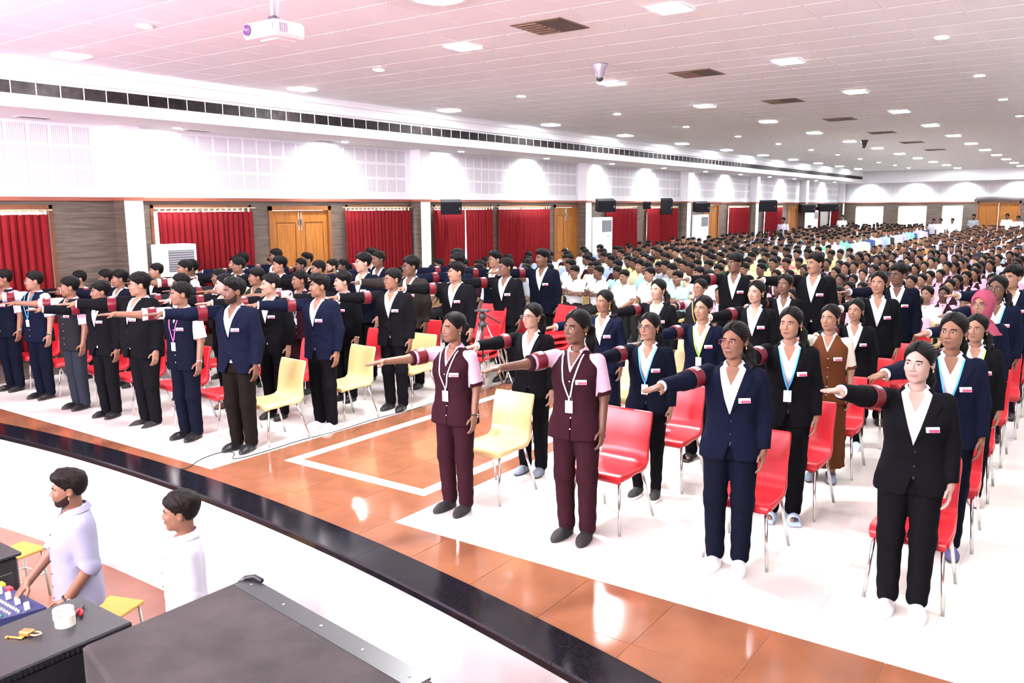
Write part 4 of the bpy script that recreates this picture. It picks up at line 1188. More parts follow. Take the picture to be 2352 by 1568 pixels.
nx = int((XS2 - XS - .24) / .6)
for i in range(nx):
    for j in range(int((YS - 2.8) / .6)):
        cand.append((XS + .42 + .6 * i, 3.1 + .6 * j))
def in_view(x, y, z):
    v = cam.matrix_world.inverted() @ Vector((x, y, z))
    if v.z > -.5: return False
    px, py = 1176 + FPX * v.x / -v.z, 784 - FPX * v.y / -v.z
    return -60 < px < 2412 and -60 < py < 1620
CM = cam.matrix_world.inverted().copy()
cand = [p for p in cand if in_view(p[0], p[1], ZC)]
cand.sort(key=lambda p: p[0] ** 2 + p[1] ** 2)
tm = MB(); tm.bx(-.280, .280, -.280, .280, -.0014, 0); tme = tm.mesh('ceiling_tile'); tme.materials.append(TILE); far = MB()
for i, (x, y) in enumerate(cand):
    if i < 300: o = bpy.data.objects.new('ceiling_tile', tme); COL.objects.link(o); o.parent = ceil; o.location = (x, y, ZC)
    else: far.bx(x - .28, x + .28, y - .28, y + .28, ZC - .0014, ZC)
tag(far.build('ceiling_tile', TILE, ceil), kind='stuff')
# ---------------------------------------------------------------- lamps and fixtures
LEDP = mat('led_panel', (1, 1, 1), .4, emit=((.93, .95, 1), 185)); LEDS = mat('led_downlight', (1, 1, 1), .4, emit=((.96, .98, 1), 300)); WHT = mat('white_metal_rim', (.85, .85, .85), .4)
lp1 = MB(); lp1.bx(-.17, .17, -.17, -.15, -.016, 0); lp1.bx(-.17, .17, .15, .17, -.016, 0); lp1.bx(-.17, -.15, -.15, .15, -.016, 0); lp1.bx(.15, .17, -.15, .15, -.016, 0)
lp1m = lp1.mesh('rim'); lp1m.materials.append(WHT); lp2 = MB(); lp2.bx(-.15, .15, -.15, .15, -.0195, -.003); lp2m = lp2.mesh('diffuser'); lp2m.materials.append(LEDP)
dl1 = MB(); dl1.lathe([(.075, 0), (.085, 0), (.085, -.012), (.070, -.014)], 20); dl1m = dl1.mesh('rim', True); dl1m.materials.append(WHT)
dl2 = MB(); dl2.lathe([(.001, -.004), (.070, -.006), (.066, -.016), (.001, -.018)], 20); dl2m = dl2.mesh('lens', True); dl2m.materials.append(LEDS)
ORD = ['first', 'second', 'third', 'fourth', 'fifth', 'sixth', 'seventh', 'eighth', 'ninth', 'tenth', 'eleventh', 'twelfth', 'thirteenth', 'fourteenth', 'fifteenth', 'sixteenth', 'seventeenth', 'eighteenth', 'nineteenth', 'twentieth']
def ordn(i): return ORD[i] if i < 20 else '%dth' % (i + 1) if (i + 1) % 10 not in (1, 2, 3) else '%d%s' % (i + 1, {1: 'st', 2: 'nd', 3: 'rd'}[(i + 1) % 10])
def lamp(kind, x, y, z, label, group):
    r = empty('ceiling_light' if kind == 'p' else 'downlight', (x, y, z)); tag(r, label, 'ceiling light', group)
    a = bpy.data.objects.new('rim', lp1m if kind == 'p' else dl1m); b_ = bpy.data.objects.new('diffuser' if kind == 'p' else 'lens', lp2m if kind == 'p' else dl2m)
    for q in (a, b_): COL.objects.link(q); q.parent = r
    return r
for nm, x, y0, st in (('row nearest the slotted bulkhead', -10.35, 5.45, 3.57), ('row left of the brown vents', -6.22, 7.85, 3.57), ('row right of the brown vents', -3.50, 7.55, 3.57)):
    y = y0; i = 0
    while y < YS - .6:
        lamp('p', x, y, ZC - .004, 'square white LED panel, %s from the stage in the %s' % (ordn(i), nm), 'square ceiling panels'); y += st; i += 1
for nm, x, y0, st in (('row between bulkhead and panels', -8.12, 5.05, 3.36), ('far side row', -1.65, 10.6, 3.36)):
    y = y0; i = 0
    while y < YS - .6:
        lamp('d', x, y, ZC - .004, 'small round ceiling downlight, %s from the stage in the %s' % (ordn(i), nm), 'round ceiling downlights'); y += st; i += 1
_g = lamp('d', -5.0, 5.95, ZC - .004, 'glaring bright round ceiling lamp at the top of the picture', 'round ceiling downlights'); _g.scale = (3.2, 3.2, 1)
area_light('glare_lamp', (-5.0, 5.95, ZC - .03), (-5.0, 5.95, 0), .15, 60)
# soffit downlights washing the white band
i = 0
for k in range(13):
    y = 4.0 + 3.5 * k + .3
    lamp('d', -11.85, y, ZS, 'soffit downlight over the side wall, %s from the stage' % ordn(k), 'soffit downlights')
    spot_light('soffit_spot', (-11.85, y, ZS - .03), (-12.6, y, 2.80), 210, 118, 1., (.94, .96, 1))
for k in range(4): spot_light('soffit_spot', (-11.0 + 2.4 * k, YB - .75, ZS - .03), (-11.0 + 2.4 * k, YB, 2.6), 150, 115, 1., (.94, .96, 1))
# the mirror-image half of the hall, outside the picture, has the same lamps
for k in range(13):
    y = 4.3 + 3.5 * k; spot_light('soffit_spot', (2.40, y, ZS - .03), (3.15, y, 2.80), 210, 118, 1., (.94, .96, 1))
    area_light('panel_light', (.62, 5.4 + 3.57 * k if k < 12 else 48, ZC - .02), (.62, 5.4 + 3.57 * k if k < 12 else 48, 0), .3, 52, (.93, .95, 1))
# brown return-air vents
VB = mat('brown_vent', (.16, .10, .065), .6); VD = mat('dark_vent', (.07, .042, .03), .7)
for k, y in enumerate((7.55, 11.35, 15.2, 19.1, 23.2, 27.3, 31.4)):
    r = empty('ceiling_vent', (-4.85, y, ZC)); tag(r, 'brown square ceiling vent, %s from the stage' % ordn(k), 'ceiling vent', 'brown ceiling vents')
    m = MB(); m.bx(-.30, .30, -.30, .30, -.010, -.002); m.build('frame', VB, r)
    m = MB(); m.bx(0.01, .27, -.27, .27, -.013, -.010); m.build('opening', VD, r)
    for q in range(6):
        m = MB(); m.box((-.14, -.24 + q * .095, -.014), (.13, .012, .006)); m.build('louvre', VB, r)
SV = mat('soffit_vent_grey', (.22, .19, .18), .7)
for k, (y, lab) in enumerate(((5.75, 'slim dark vent in the soffit near the first curtain'), (8.3, 'slim dark vent in the soffit above the first air conditioner'), (11.0, 'slim dark vent in the soffit above the double door'))):
    r = empty('soffit_vent', (-12.05, y, ZS)); tag(r, lab, 'vent', 'soffit vents')
    m = MB(); m.bx(-.11, .11, -.22, .22, -.008, 0); m.build('frame', WHT, r); m = MB(); m.bx(-.09, .09, -.20, .20, -.010, -.008); m.build('grille', SV, r)
# ceiling cameras
def dome(x, y, label, m1, m2):
    r = empty('dome_camera', (x, y, ZC)); tag(r, label, 'security camera')
    m = MB(); m.lathe([(.10, 0), (.105, -.02), (.07, -.10), (.055, -.17), (.05, -.18)], 20); m.build('housing', m1, r, smooth=True)
    m = MB(); V, F = uvs(14, 8, (.048, .048, .048)); m.add(V + v3(0, 0, -.18), F); m.build('dome', m2, r, smooth=True)
dome(-5.55, 9.85, 'silver cone shaped dome camera hanging from the ceiling', mat('silver_plastic', (.45, .42, .48), .35, metal=.5), mat('smoked_dome', (.03, .03, .035), .1))
dome(-5.8, 25.6, 'small black dome camera on the distant ceiling', mat('black_plastic', (.015, .015, .016), .4), mat('smoked_dome', (.03, .03, .035), .1))
# projector on its pole
PW = mat('white_projector_shell', (.84, .83, .84), .45); r = empty('projector', (-5.32, 4.38, 3.74), math.radians(0)); tag(r, 'white projector hanging on a grey pole from the ceiling', 'projector')
m = MB(); m.box((0, 0, 0), (.19, .15, .058), 0, .022); m.bx(-.10, .10, -.05, .12, -.066, -.055); m.build('body', PW, r)
m = MB(); R = Matrix.Rotation(math.radians(90), 3, 'X'); m.lathe([(.001, .0), (.042, .0), (.042, .016), (.034, .018), (.030, .004), (.001, .003)], 20, 0, (-.12, -.148, .002), R); m.build('lens', [mat('projector_lens', (.10, .05, .14), .08)], r, smooth=True)
for k in range(4):
    m = MB(); m.box((.10 + .022 * k, -.151, .002), (.006, .002, .033)); m.build('vent_slit', mat('vent_shadow', (.35, .28, .36), .7), r)
for k in range(4):
    m = MB(); m.box((.191, -.10 + .022 * k, .002), (.002, .006, .033)); m.build('vent_slit', mat('vent_shadow', (.35, .28, .36), .7), r)
m = MB(); m.tube([(0, 0, .06), (0, 0, ZC - 3.74)], .020, 12); m.tube([(.03, .01, .08), (.035, .02, .2), (.02, .03, .35), (.03, .0, ZC - 3.74)], .006, 6); m.build('pole', mat('grey_pole', (.46, .42, .50), .4, metal=.4), r, smooth=True)
m = MB(); m.bx(-.06, .06, -.05, .05, .056, .066); m.box((.0, 0, .09), (.035, .03, .025), 0, .006); m.tube([(-.10, -.07, .058), (0, 0, .10), (.10, .07, .058)], .007, 6); m.tube([(-.10, .07, .058), (0, 0, .10), (.10, -.07, .058)], .007, 6); m.build('mount', mat('dark_bracket', (.06, .04, .06), .5), r)
# wall loudspeakers
SPK = mat('black_speaker_box', (.006, .006, .008), .6, spec=.15); GRL = mat('black_speaker_grille', (.010, .010, .013), .7, spec=.1, bump=(300, .3))
def wall_speaker(x, y, z, w, d, h, rz, tilt, label):
    r = empty('wall_speaker', (x, y, z), rz); tag(r, label, 'loudspeaker', 'black wall speakers')
    Rt = Matrix.Rotation(tilt, 3, 'Y')
    m = MB(); V = [(-d / 2, -w / 2, -h / 2), (-d / 2, w / 2, -h / 2), (d / 2, w * .62 / 2 + w * .19, -h / 2 * .92), (d / 2, -w / 2, -h / 2 * .92)]
    V = V + [(a, b2, -c2) for a, b2, c2 in V]; V = [Rt @ Vector(p) for p in V]
    m.add(V, [(3, 2, 1, 0), (4, 5, 6, 7), (0, 1, 5, 4), (1, 2, 6, 5), (2, 3, 7, 6), (3, 0, 4, 7)]); m.build('cabinet', SPK, r)
    m = MB(); m.box(Rt @ Vector((d / 2 + .004, 0, 0)), (.006, w * .46, h * .44), 0, .004, R=Rt); m.build('grille', GRL, r)
    m = MB(); m.box(Rt @ Vector((d / 2 + .012, w * .40, -h * .02)), (.002, .006, .022), R=Rt); m.build('logo_plate', BADGEW, r)
    m = MB(); m.box((-d / 2 - .06, 0, 0), (.08, .025, .025)); m.box((-d / 2 - .13, 0, 0), (.012, .06, .10)); m.build('bracket', SPK, r)
A = math.radians
wall_speaker(-12.02, 14.62, 2.43, .46, .40, .30, A(-48), A(8), 'large black wall speaker on the second pillar')
wall_speaker(-12.02, 21.75, 2.46, .52, .42, .36, A(-48), A(8), 'black wall speaker beside the third pillar')
wall_speaker(-12.20, 24.85, 2.46, .22, .18, .24, A(-50), A(5), 'tiny black wall speaker between two far red curtains')
wall_speaker(-12.05, 26.0, 2.42, .36, .30, .52, A(-55), A(10), 'tall tilted black speaker hanging before a red curtain')
wall_speaker(-12.02, 28.9, 2.40, .5, .42, .36, A(-48), A(8), 'black wall speaker beside the fourth pillar')
wall_speaker(-12.02, 35.9, 2.42, .95, .25, .50, A(-58), A(6), 'wide black screen-like speaker at the fifth pillar')
wall_speaker(-12.0, 42.0, 2.30, .7, .4, .40, A(-50), A(6), 'black speaker by the sixth pillar')
wall_speaker(-11.9, 45.4, 2.33, 1.0, .3, .42, A(-58), A(6), 'farthest wide black speaker in the corner')
# floor standing air conditioners
ACW = mat('white_appliance', (.84, .84, .88), .4); ACG = mat('grey_louvre', (.33, .33, .34), .5)
def aircon(x, y, h, label, w=.52):
    r = empty('air_conditioner', (x, y, fz(y)), 0); tag(r, label, 'air conditioner', 'tall white floor air conditioners')
    m = MB(); m.box((0, 0, h / 2), (.17, w / 2, h / 2), 0, .015); m.build('cabinet', ACW, r)
    m = MB(); m.box((.172, .02, h - .26), (.004, w * .38, .17)); m.build('outlet', mat('dark_outlet', (.10, .10, .11), .6), r)
    for k in range(9):
        q = MB(); q.box((.178, .02, h - .41 + k * .037), (.006, w * .37, .006)); q.build('louvre', ACG, r)
    m = MB(); m.box((.172, .0, .55), (.004, w * .42, .42), 0, .003); m.build('front_panel', ACW, r)
    m = MB(); m.box((.174, .10, h - .56), (.003, .05, .018)); m.build('control_panel', ACG, r)
aircon(-12.18, 7.80, 1.86, 'white floor air conditioner before the red curtain nearest the stage', .60)
aircon(-12.15, 21.75, 2.08, 'white floor air conditioner beside the third pillar', .75)
aircon(-12.15, 29.15, 2.05, 'white floor air conditioner beside the fourth pillar', .8)
aircon(-12.15, 43.6, 2.05, 'white floor air conditioner in the far corner', .8)
# ---------------------------------------------------------------- moulded chairs on chrome legs
PLASD = dyed(mat('moulded_plastic', (.5, .5, .5), .34, spec=.5, bump=(400, .03))); REDP = (PLASD, (.46, .012, .020)); CRMP = (PLASD, (.62, .43, .19)); CHR = mat('chrome_leg', (.72, .72, .72), .18, metal=1.); TIP = mat('leg_tip', (.30, .29, .28), .6)
def chair_shell(fine=True):
    prof = [(-.232, .395, .205), (-.236, .425, .212), (-.225, .447, .218), (-.18, .456, .222), (-.10, .451, .224), (.0, .444, .222), (.10, .443, .216), (.165, .452, .208), (.202, .482, .203), (.222, .54, .200), (.234, .62, .200), (.250, .70, .202), (.268, .77, .203), (.284, .82, .199), (.290, .835, .190)]
    if not fine: prof = prof[::2]
    us = [-1, -1, -.97, -.8, -.5, 0, .5, .8, .97, 1, 1] if fine else [-1, -.97, -.5, 0, .5, .97, 1]
    V, F = [], []; np_, nu = len(prof), len(us)
    for side in (0, 1):
        for i, (y, z, w_) in enumerate(prof):
            a = prof[max(i - 1, 0)]; b_ = prof[min(i + 1, np_ - 1)]; t = nrm(v3(0, b_[0] - a[0], b_[1] - a[1])); nn = v3(0, -t[2], t[1])   # towards the sitter
            seat = np.clip(1 - (z - .46) / .12, 0, 1)
            lip = .020 + .030 * seat * (1 - .75 * math.exp(-((y - .02) / .11) ** 2))
            for j, u in enumerate(us):
                p = v3(w_ * u, y, z) + nn * (.016 * u * u * (1 if z > .5 else .35))
                if fine and j in (0, nu - 1): p = p - nn * lip + v3(.003 * np.sign(u), 0, 0)
                elif not fine and j in (0, nu - 1): p = p - nn * lip
                if side: p = p - nn * .006 + v3(-.004 * u * (abs(u) > .9), 0, 0)
                V.append(p)
    o = np_ * nu
    for i in range(np_ - 1):
        for j in range(nu - 1):
            q = i * nu + j; F.append((q, q + nu, q + nu + 1, q + 1)); q += o; F.append((q, q + 1, q + nu + 1, q + nu))
    for i in range(np_ - 1):
        for j in (0, nu - 1):
            q = i * nu + j; fc = (q, q + o, q + nu + o, q + nu); F.append(fc if j == 0 else fc[::-1])
    for i in (0, np_ - 1):
        for j in range(nu - 1):
            q = i * nu + j; fc = (q, q + 1, q + 1 + o, q + o); F.append(fc if i == 0 else fc[::-1])
    return np.array(V), F
LEGS = [((-.185, -.185, .43), (-.222, -.235, 0)), ((.185, -.185, .43), (.222, -.235, 0)), ((-.175, .150, .44), (-.220, .290, 0)), ((.175, .150, .44), (.220, .290, 0))]
_m = MB(); _m.add(*chair_shell()); shell_me = _m.mesh('shell', True); shell_me.materials.append(None)
leg_me = []
for a, c in LEGS:
    _m = MB(); _m.tube([a, (np.array(a) * .5 + np.array(c) * .5), c], .0115, 10); me = _m.mesh('leg', True); me.materials.append(CHR); leg_me.append(me)
_m = MB(); _m.bx(-.17, .17, -.16, .14, .425, .437); frame_me = _m.mesh('seat_frame'); frame_me.materials.append(CHR)
def chair(x, y, color, label, group, rz=0., z=0., tilt=0.):
    r = empty('moulded_chair', (x, y, z), rz); tag(r, label, 'chair', group); r.rotation_euler[0] = tilt
    link('shell', shell_me, r, [REDP if color == 'red' else CRMP])
    for me in leg_me: q = bpy.data.objects.new('leg', me); COL.objects.link(q); q.parent = r
    q = bpy.data.objects.new('seat_frame', frame_me); COL.objects.link(q); q.parent = r
    return r
# one-piece copies for the far seats
_m = MB(); _m.add(*chair_shell(False), 0)
for a, c in LEGS: _m.tube([a, c], .012, 5, 1)
far_chair_me = _m.mesh('moulded_chair', True); far_chair_me.materials.append(PLASD); far_chair_me.materials.append(CHR)

LROWS = [5.07, 6.11, 7.20, 8.26, 9.30, 10.40]; LCOLS = [-6.90, -7.72, -8.54, -9.38, -10.16, -11.05, -11.95]
RROWS = [5.10, 6.20, 7.38, 8.53, 9.68, 10.80]; RCOLS = [-4.06, -2.97, -1.87, -.80]
for i, y in enumerate(LROWS):
    for j, x in enumerate(LCOLS):
        if i >= 3 and (j > 1 or i == 3 and j == 0) or i == 2 and j >= 5: continue
        col = 'cream' if j == 0 and i < 3 else 'red'
        chair(x + random.uniform(-.03, .03), y + .37, col, '%s plastic chair of the boys block, %s row from the front, %s from the aisle' % (col, ordn(i), ordn(j)), 'empty chairs behind the boys', math.radians(random.uniform(-5, 5)))
for i, y in enumerate(RROWS):
    for j, x in enumerate(RCOLS):
        col = 'cream' if j == 0 or (j == 1 and i >= 2) else 'red'
        chair(x + random.uniform(-.02, .02) + .01, y + .35, col, '%s plastic chair of the girls block, %s row from the front, %s from the aisle' % (col, ordn(i), ordn(j)), 'empty chairs behind the girls', math.radians(random.uniform(-3, 3)))
for k in range(4): chair(-6.78 - .0 * k, 8.75 + .05 * k, 'red', 'red chair in the aisle stack behind the cream chair, %s from the floor' % ordn(k), 'stacked red chairs by the aisle', math.radians(4), .085 * k)
for k in range(3): chair(-6.35 + .0 * k, 9.85 + .05 * k, 'red', 'red chair in the stack behind the tripod, %s from the floor' % ordn(k), 'stacked red chairs behind the tripod', math.radians(-20), .085 * k)
m = MB()
V, F = uvs(14, 8, (.085, .045, .022)); V = V + wob(V, 60, .004)[:, None] * v3(1, .5, .6); m.add(V, F); tag(m.build('crumpled_cloth', mat('rose_cloth', (.8, .25, .3), .8), None, (-2.99, 6.47, .480), smooth=True), 'small crumpled pink cloth on a red chair seat', 'cloth')
# ---------------------------------------------------------------- the standing oath takers
D = math.radians
GL, GR = 'boys standing with the right arm raised', 'girls standing with the right arm raised'
def boy(x, y, h, label, th=10, **kw):
    kw.setdefault('detail', 2 if y < 7.5 else 1)
    kw.setdefault('pz', 'oath_low'); kw.setdefault('yaw', -34.); th += ((x * 37 + y * 53) % 1 - .5) * 12
    return person(label, GL, (x, y, 0), D(th), h, 'm', **kw)
def girl(x, y, h, label, th=10, **kw):
    kw.setdefault('detail', 2 if y < 7.5 else 1)
    kw.setdefault('hair', 'pony'); kw.setdefault('earring', True); kw.setdefault('yaw', -20.); th += ((x * 37 + y * 53) % 1 - .5) * 8
    return person(label, GR, (x, y, 0), D(th), h, 'f', **kw)
# boys, front row from the frame edge to the aisle
boy(-11.90, 5.10, 1.63, 'boy in navy vest and pink shirt at the left end of the front row', top='vest', topc='darknavy', shirtc='pink', trc='darknavy', hair='short', lanyard='pink', watch='metal')
boy(-11.07, 5.10, 1.64, 'boy with spectacles, navy vest and pale blue sleeves in the front row', top='vest', topc='navy', shirtc='paleblue', trc='darknavy', hair='short', glasses='dark', beard='moustache', skin='tan', lanyard='blue', watch='black')
boy(-10.11, 5.06, 1.61, 'boy in dark grey vest with pink sleeves in the front row', top='vest', topc='slate', shirtc='pink', trc='greydenim', hair='thick', beard='moustache', skin='brown')
boy(-9.40, 5.05, 1.59, 'short boy in black suit with open jacket in the front row', topc='black', trc='black', hair='thick', skin='brown', open_coat=.55, watch='black')
boy(-8.58, 5.05, 1.72, 'heavy boy in black suit with spectacles and black and white sneakers', topc='black', trc='black', hair='thick', fat=.035, glasses='dark', skin='tan', shoes='sneaker', shoec='canvas', open_coat=.5)
boy(-7.77, 5.02, 1.66, 'boy in navy vest with white short sleeves and lanyard card, front row', top='vest', topc='darknavy', shirtc='white', trc='darknavy', hair='short', skin='brown', lanyard='pink', watch='metal')
boy(-6.94, 5.07, 1.735, 'bearded boy in navy jacket and black trousers at the aisle end of the front row', topc='navy', trc='brownblack', hair='quiff', beard='beard', skin='deep', watch='black', open_coat=.55)
# second row
boy(-11.92, 6.11, 1.55, 'bearded boy in black suit behind the boy with pale blue sleeves', topc='black', hair='short', beard='beard', skin='tan')
boy(-11.55, 6.30, 1.56, 'boy in navy jacket behind the dark grey vest', topc='navy', hair='thick', skin='deep')
boy(-10.85, 6.11, 1.60, 'boy in navy jacket between the first pillar and the short boy', topc='darknavy', hair='thick', skin='brown')
boy(-9.44, 6.11, 1.60, 'boy in slate jacket hidden behind the heavy boy', topc='slate', hair='thick', skin='deep')
boy(-8.55, 6.11, 1.64, 'fair boy in black suit and brown shoes behind the navy jacket', topc='black', hair='short', skin='fair', shoec='brown', open_coat=.6, th=6)
boy(-7.70, 6.11, 1.68, 'boy with light beard in black suit behind the cream aisle chair', topc='black', hair='short', skin='light', beard='moustache')
boy(-6.88, 6.11, 1.705, 'boy in navy jacket, black trousers and white sneakers by the aisle', topc='navy', trc='black', hair='quiff', skin='brown', beard='moustache', shoes='sneaker', shoec='white')
# third row
boy(-11.74, 7.20, 1.60, 'boy in black suit in front of the cream first pillar', topc='black', hair='short', skin='tan')
boy(-11.00, 7.20, 1.67, 'boy in maroon vest with ivory sleeves before the white air conditioner', top='vest', topc='maroon', shirtc='ivory', hair='short', skin='brown', trc='maroon')
boy(-10.19, 7.20, 1.57, 'short boy in slate jacket in the third row', topc='slate', hair='short', skin='deep')
boy(-9.36, 7.20, 1.61, 'boy in dark vest with cream shirt in the third row', top='vest', topc='greybrown', shirtc='cream', hair='thick', skin='brown', trc='black')
boy(-8.48, 7.20, 1.61, 'boy in maroon vest and pink shirt with name card, third row', top='vest', topc='maroon', shirtc='pink', trc='maroon', hair='short', skin='brown', beard='moustache', lanyard='grey')
boy(-7.66, 7.18, 1.63, 'boy with moustache in black suit and silver watch, third row', topc='black', hair='thick', skin='light', beard='moustache', watch='metal')
boy(-6.83, 7.20, 1.70, 'slim boy with spectacles in black suit at the aisle, third row', topc='black', hair='short', skin='brown', glasses='dark')
# fourth row and behind
boy(-11.62, 7.72, 1.62, 'boy partly hidden in front of the air conditioner grille', topc='black', hair='thick', skin='deep')
boy(-11.72, 8.75, 1.69, 'boy in navy jacket standing before the first red curtain', topc='navy', hair='bowl', skin='deep')
boy(-11.42, 8.40, 1.66, 'boy with beard before the middle of the first red curtain', topc='navy', hair='short', skin='light', beard='beard')
boy(-11.08, 8.20, 1.65, 'boy with bowl cut in black suit before the first red curtain', topc='black', hair='bowl', skin='brown')
boy(-11.80, 9.42, 1.58, 'boy at the far edge of the first red curtain', topc='black', hair='short', skin='tan')
boy(-11.60, 9.35, 1.73, 'tall boy in navy jacket beside the frame of the double teak door', topc='navy', hair='short', skin='deep')
boy(-10.17, 8.26, 1.69, 'boy in black jacket with wide white collar before the teak door', topc='black', hair='thick', skin='tan', open_coat=.55)
boy(-11.20, 9.55, 1.57, 'boy half hidden behind the wide white collar', topc='black', hair='short', skin='deep')
boy(-11.55, 10.00, 1.63, 'boy in black suit before the handles of the teak door', topc='black', hair='quiff', skin='tan')
boy(-9.31, 8.26, 1.66, 'boy in black suit right of the teak door', topc='black', hair='short', skin='brown')
boy(-10.15, 9.30, 1.60, 'bearded boy in black suit before the laminate strip', topc='black', hair='short', skin='light', beard='beard')
boy(-10.60, 9.95, 1.55, 'boy mostly hidden beside the second curtain', topc='black', hair='short', skin='deep')
boy(-8.39, 8.26, 1.79, 'tall boy in dark navy jacket and grey hem by the second curtain', topc='darknavy', hair='thick', skin='light')
boy(-10.55, 10.60, 1.71, 'boy in black jacket behind the tall boy', topc='black', hair='quiff', skin='tan')
boy(-9.40, 9.60, 1.73, 'boy in navy jacket before the second curtain', topc='navy', hair='short', skin='deep')
boy(-7.50, 8.26, 1.77, 'boy in grey brown jacket with spectacles by the second pillar', topc='greybrown', hair='thick', skin='deep', glasses='dark')
boy(-6.72, 8.26, 1.72, 'boy with cropped beard in black jacket near the aisle, fourth row', topc='black', hair='quiff', skin='tan', beard='moustache')
boy(-8.45, 10.40, 1.75, 'boy in navy jacket with afro hair before the parted curtain', topc='navy', hair='thick', skin='deep')
boy(-7.55, 9.30, 1.76, 'boy in navy jacket, arm raised, behind the grey brown jacket', topc='navy', hair='thick', skin='brown')
boy(-7.68, 10.40, 1.74, 'boy with spectacles in slate jacket before the parted curtain', topc='darknavy', hair='quiff', skin='tan', glasses='dark')
boy(-6.69, 9.30, 1.72, 'boy with tinted spectacles in black suit by the tripod', topc='black', hair='short', skin='deep', glasses='dark')
boy(-6.80, 10.40, 1.79, 'tall boy in dark navy suit with watch beside the seated white shirts', topc='darknavy', hair='quiff', skin='deep', watch='metal')
# girls, four columns from the aisle, six rows
girl(-4.07, 4.96, 1.605, 'girl in maroon vest and trousers with hair in a bun at the aisle', top='vest', topc='maroon', shirtc='pink', trc='maroon', hair='bun', skin='brown', shoes='slip', shoec='canvas', lanyard='grey', watch='black', th=6)
girl(-2.99, 5.02, 1.69, 'tall girl in maroon vest with ponytail and identity card', top='vest', topc='maroon', shirtc='pink', trc='maroon', hair='pony', skin='deep', shoes='slip', shoec='canvas', lanyard='grey', th=8)
girl(-1.89, 5.16, 1.67, 'girl with red spectacles in navy suit and white sneakers, front row', topc='navy', trc='darknavy', hair='side', skin='brown', glasses='red', shoes='sneaker', shoec='white', th=12)
girl(-.80, 5.16, 1.635, 'fair girl in black suit and white sneakers at the front right', topc='black', trc='black', hair='pony', skin='fair', shoes='sneaker', shoec='white', th=6, pz='oath_high', yaw=-20.)
girl(-4.10, 6.10, 1.565, 'girl with spectacles in black suit and grey slip-ons behind the bun', topc='black', trc='black', hair='pony', skin='light', glasses='dark', shoes='slip', shoec='grey')
girl(-2.96, 6.12, 1.555, 'girl in navy jacket with spectacles and blue lanyard, second row', topc='darknavy', trc='black', hair='pony', skin='tan', glasses='dark', shoes='sneaker', shoec='canvas', lanyard='blue', slim=.012)
girl(-1.86, 6.24, 1.66, 'girl in black suit with blue lanyard and pale blue sandals, second row', topc='black', trc='black', hair='side', skin='tan', shoes='sandal', shoec='blue', lanyard='blue', th=14)
girl(-.77, 6.23, 1.69, 'girl in navy jacket with blue ribbon right behind the fair girl', topc='navy', trc='darknavy', hair='pony', skin='brown', shoes='slip', shoec='purple', lanyard='blue', th=6)
girl(-4.09, 7.40, 1.575, 'girl in long navy coat in the aisle column, third row', topc='navy', trc='navy', hair='side', skin='brown', shoes='slip', skirt=True, th=4)
girl(-3.00, 7.33, 1.585, 'girl in navy jacket with bright green lanyard and card, third row', topc='navy', trc='black', hair='bun', skin='tan', lanyard='green', shoes='sandal', shoec='black')
girl(-1.87, 7.40, 1.565, 'girl in brown vest and brown skirt with ivory sleeves', top='vest', topc='brown', shirtc='ivory', trc='brown', hair='bun', skin='tan', skirt=True, shoes='slip', shoec='grey', th=14)
girl(-.76, 7.47, 1.55, 'girl in black suit with green lanyard and pink shoes, third row', topc='black', trc='black', hair='side', skin='tan', lanyard='green', shoes='slip', shoec='pinkc', th=6)
girl(-4.04, 8.55, 1.605, 'girl in black suit with long side hair in the aisle column, fourth row', topc='black', trc='black', hair='side', skin='light', th=6)
girl(-2.92, 8.55, 1.64, 'light skinned girl in black suit, second from the aisle in the fourth row', topc='black', trc='black', hair='pony', skin='light')
girl(-1.93, 8.58, 1.50, 'short girl in black suit with pale blue sneakers, fourth row', topc='black', trc='black', hair='pony', skin='tan', shoes='sneaker', shoec='blue', th=14)
girl(-.84, 8.55, 1.64, 'girl with pink headscarf and spectacles in navy jacket', topc='navy', trc='darknavy', hair='hijab', skin='tan', glasses='dark', earring=False, shoes='slip', shoec='brown', th=4)
girl(-4.02, 9.70, 1.525, 'small girl in slate vest with spectacles and orange lanyard', top='vest', topc='slate', shirtc='pink', trc='slate', hair='bun', skin='tan', glasses='dark', lanyard='orange', th=6)
girl(-2.98, 9.70, 1.63, 'dark girl in black suit with wide white collar, fifth row', topc='black', trc='black', hair='bun', skin='deep')
girl(-1.96, 9.70, 1.70, 'tall girl in black suit, third column, fifth row', topc='black', trc='black', hair='pony', skin='tan', shoes='formal', th=14)
girl(-.83, 9.70, 1.70, 'girl with round spectacles in navy jacket behind the headscarf', topc='navy', trc='navy', hair='side', skin='deep', glasses='dark', lanyard='blue', th=4)
GB = 'boys standing behind the girls'
for x, h, lab, kw in ((-3.99, 1.79, 'boy in black suit standing behind the girls, aisle column', dict(topc='black', hair='bowl', skin='deep')), (-2.95, 1.82, 'tallest boy in black suit standing behind the girls', dict(topc='black', hair='short', skin='tan', beard='moustache')),
                      (-1.97, 1.71, 'boy with spectacles in navy jacket standing behind the tall girl', dict(topc='darknavy', hair='thick', skin='deep', glasses='dark', trc='darknavy')), (-.79, 1.73, 'boy in blue jacket at the right edge of the picture', dict(topc='navy', hair='thick', skin='tan', trc='navy'))):
    boy(x, 10.80, h, lab, th=8, **kw)['group'] = GB
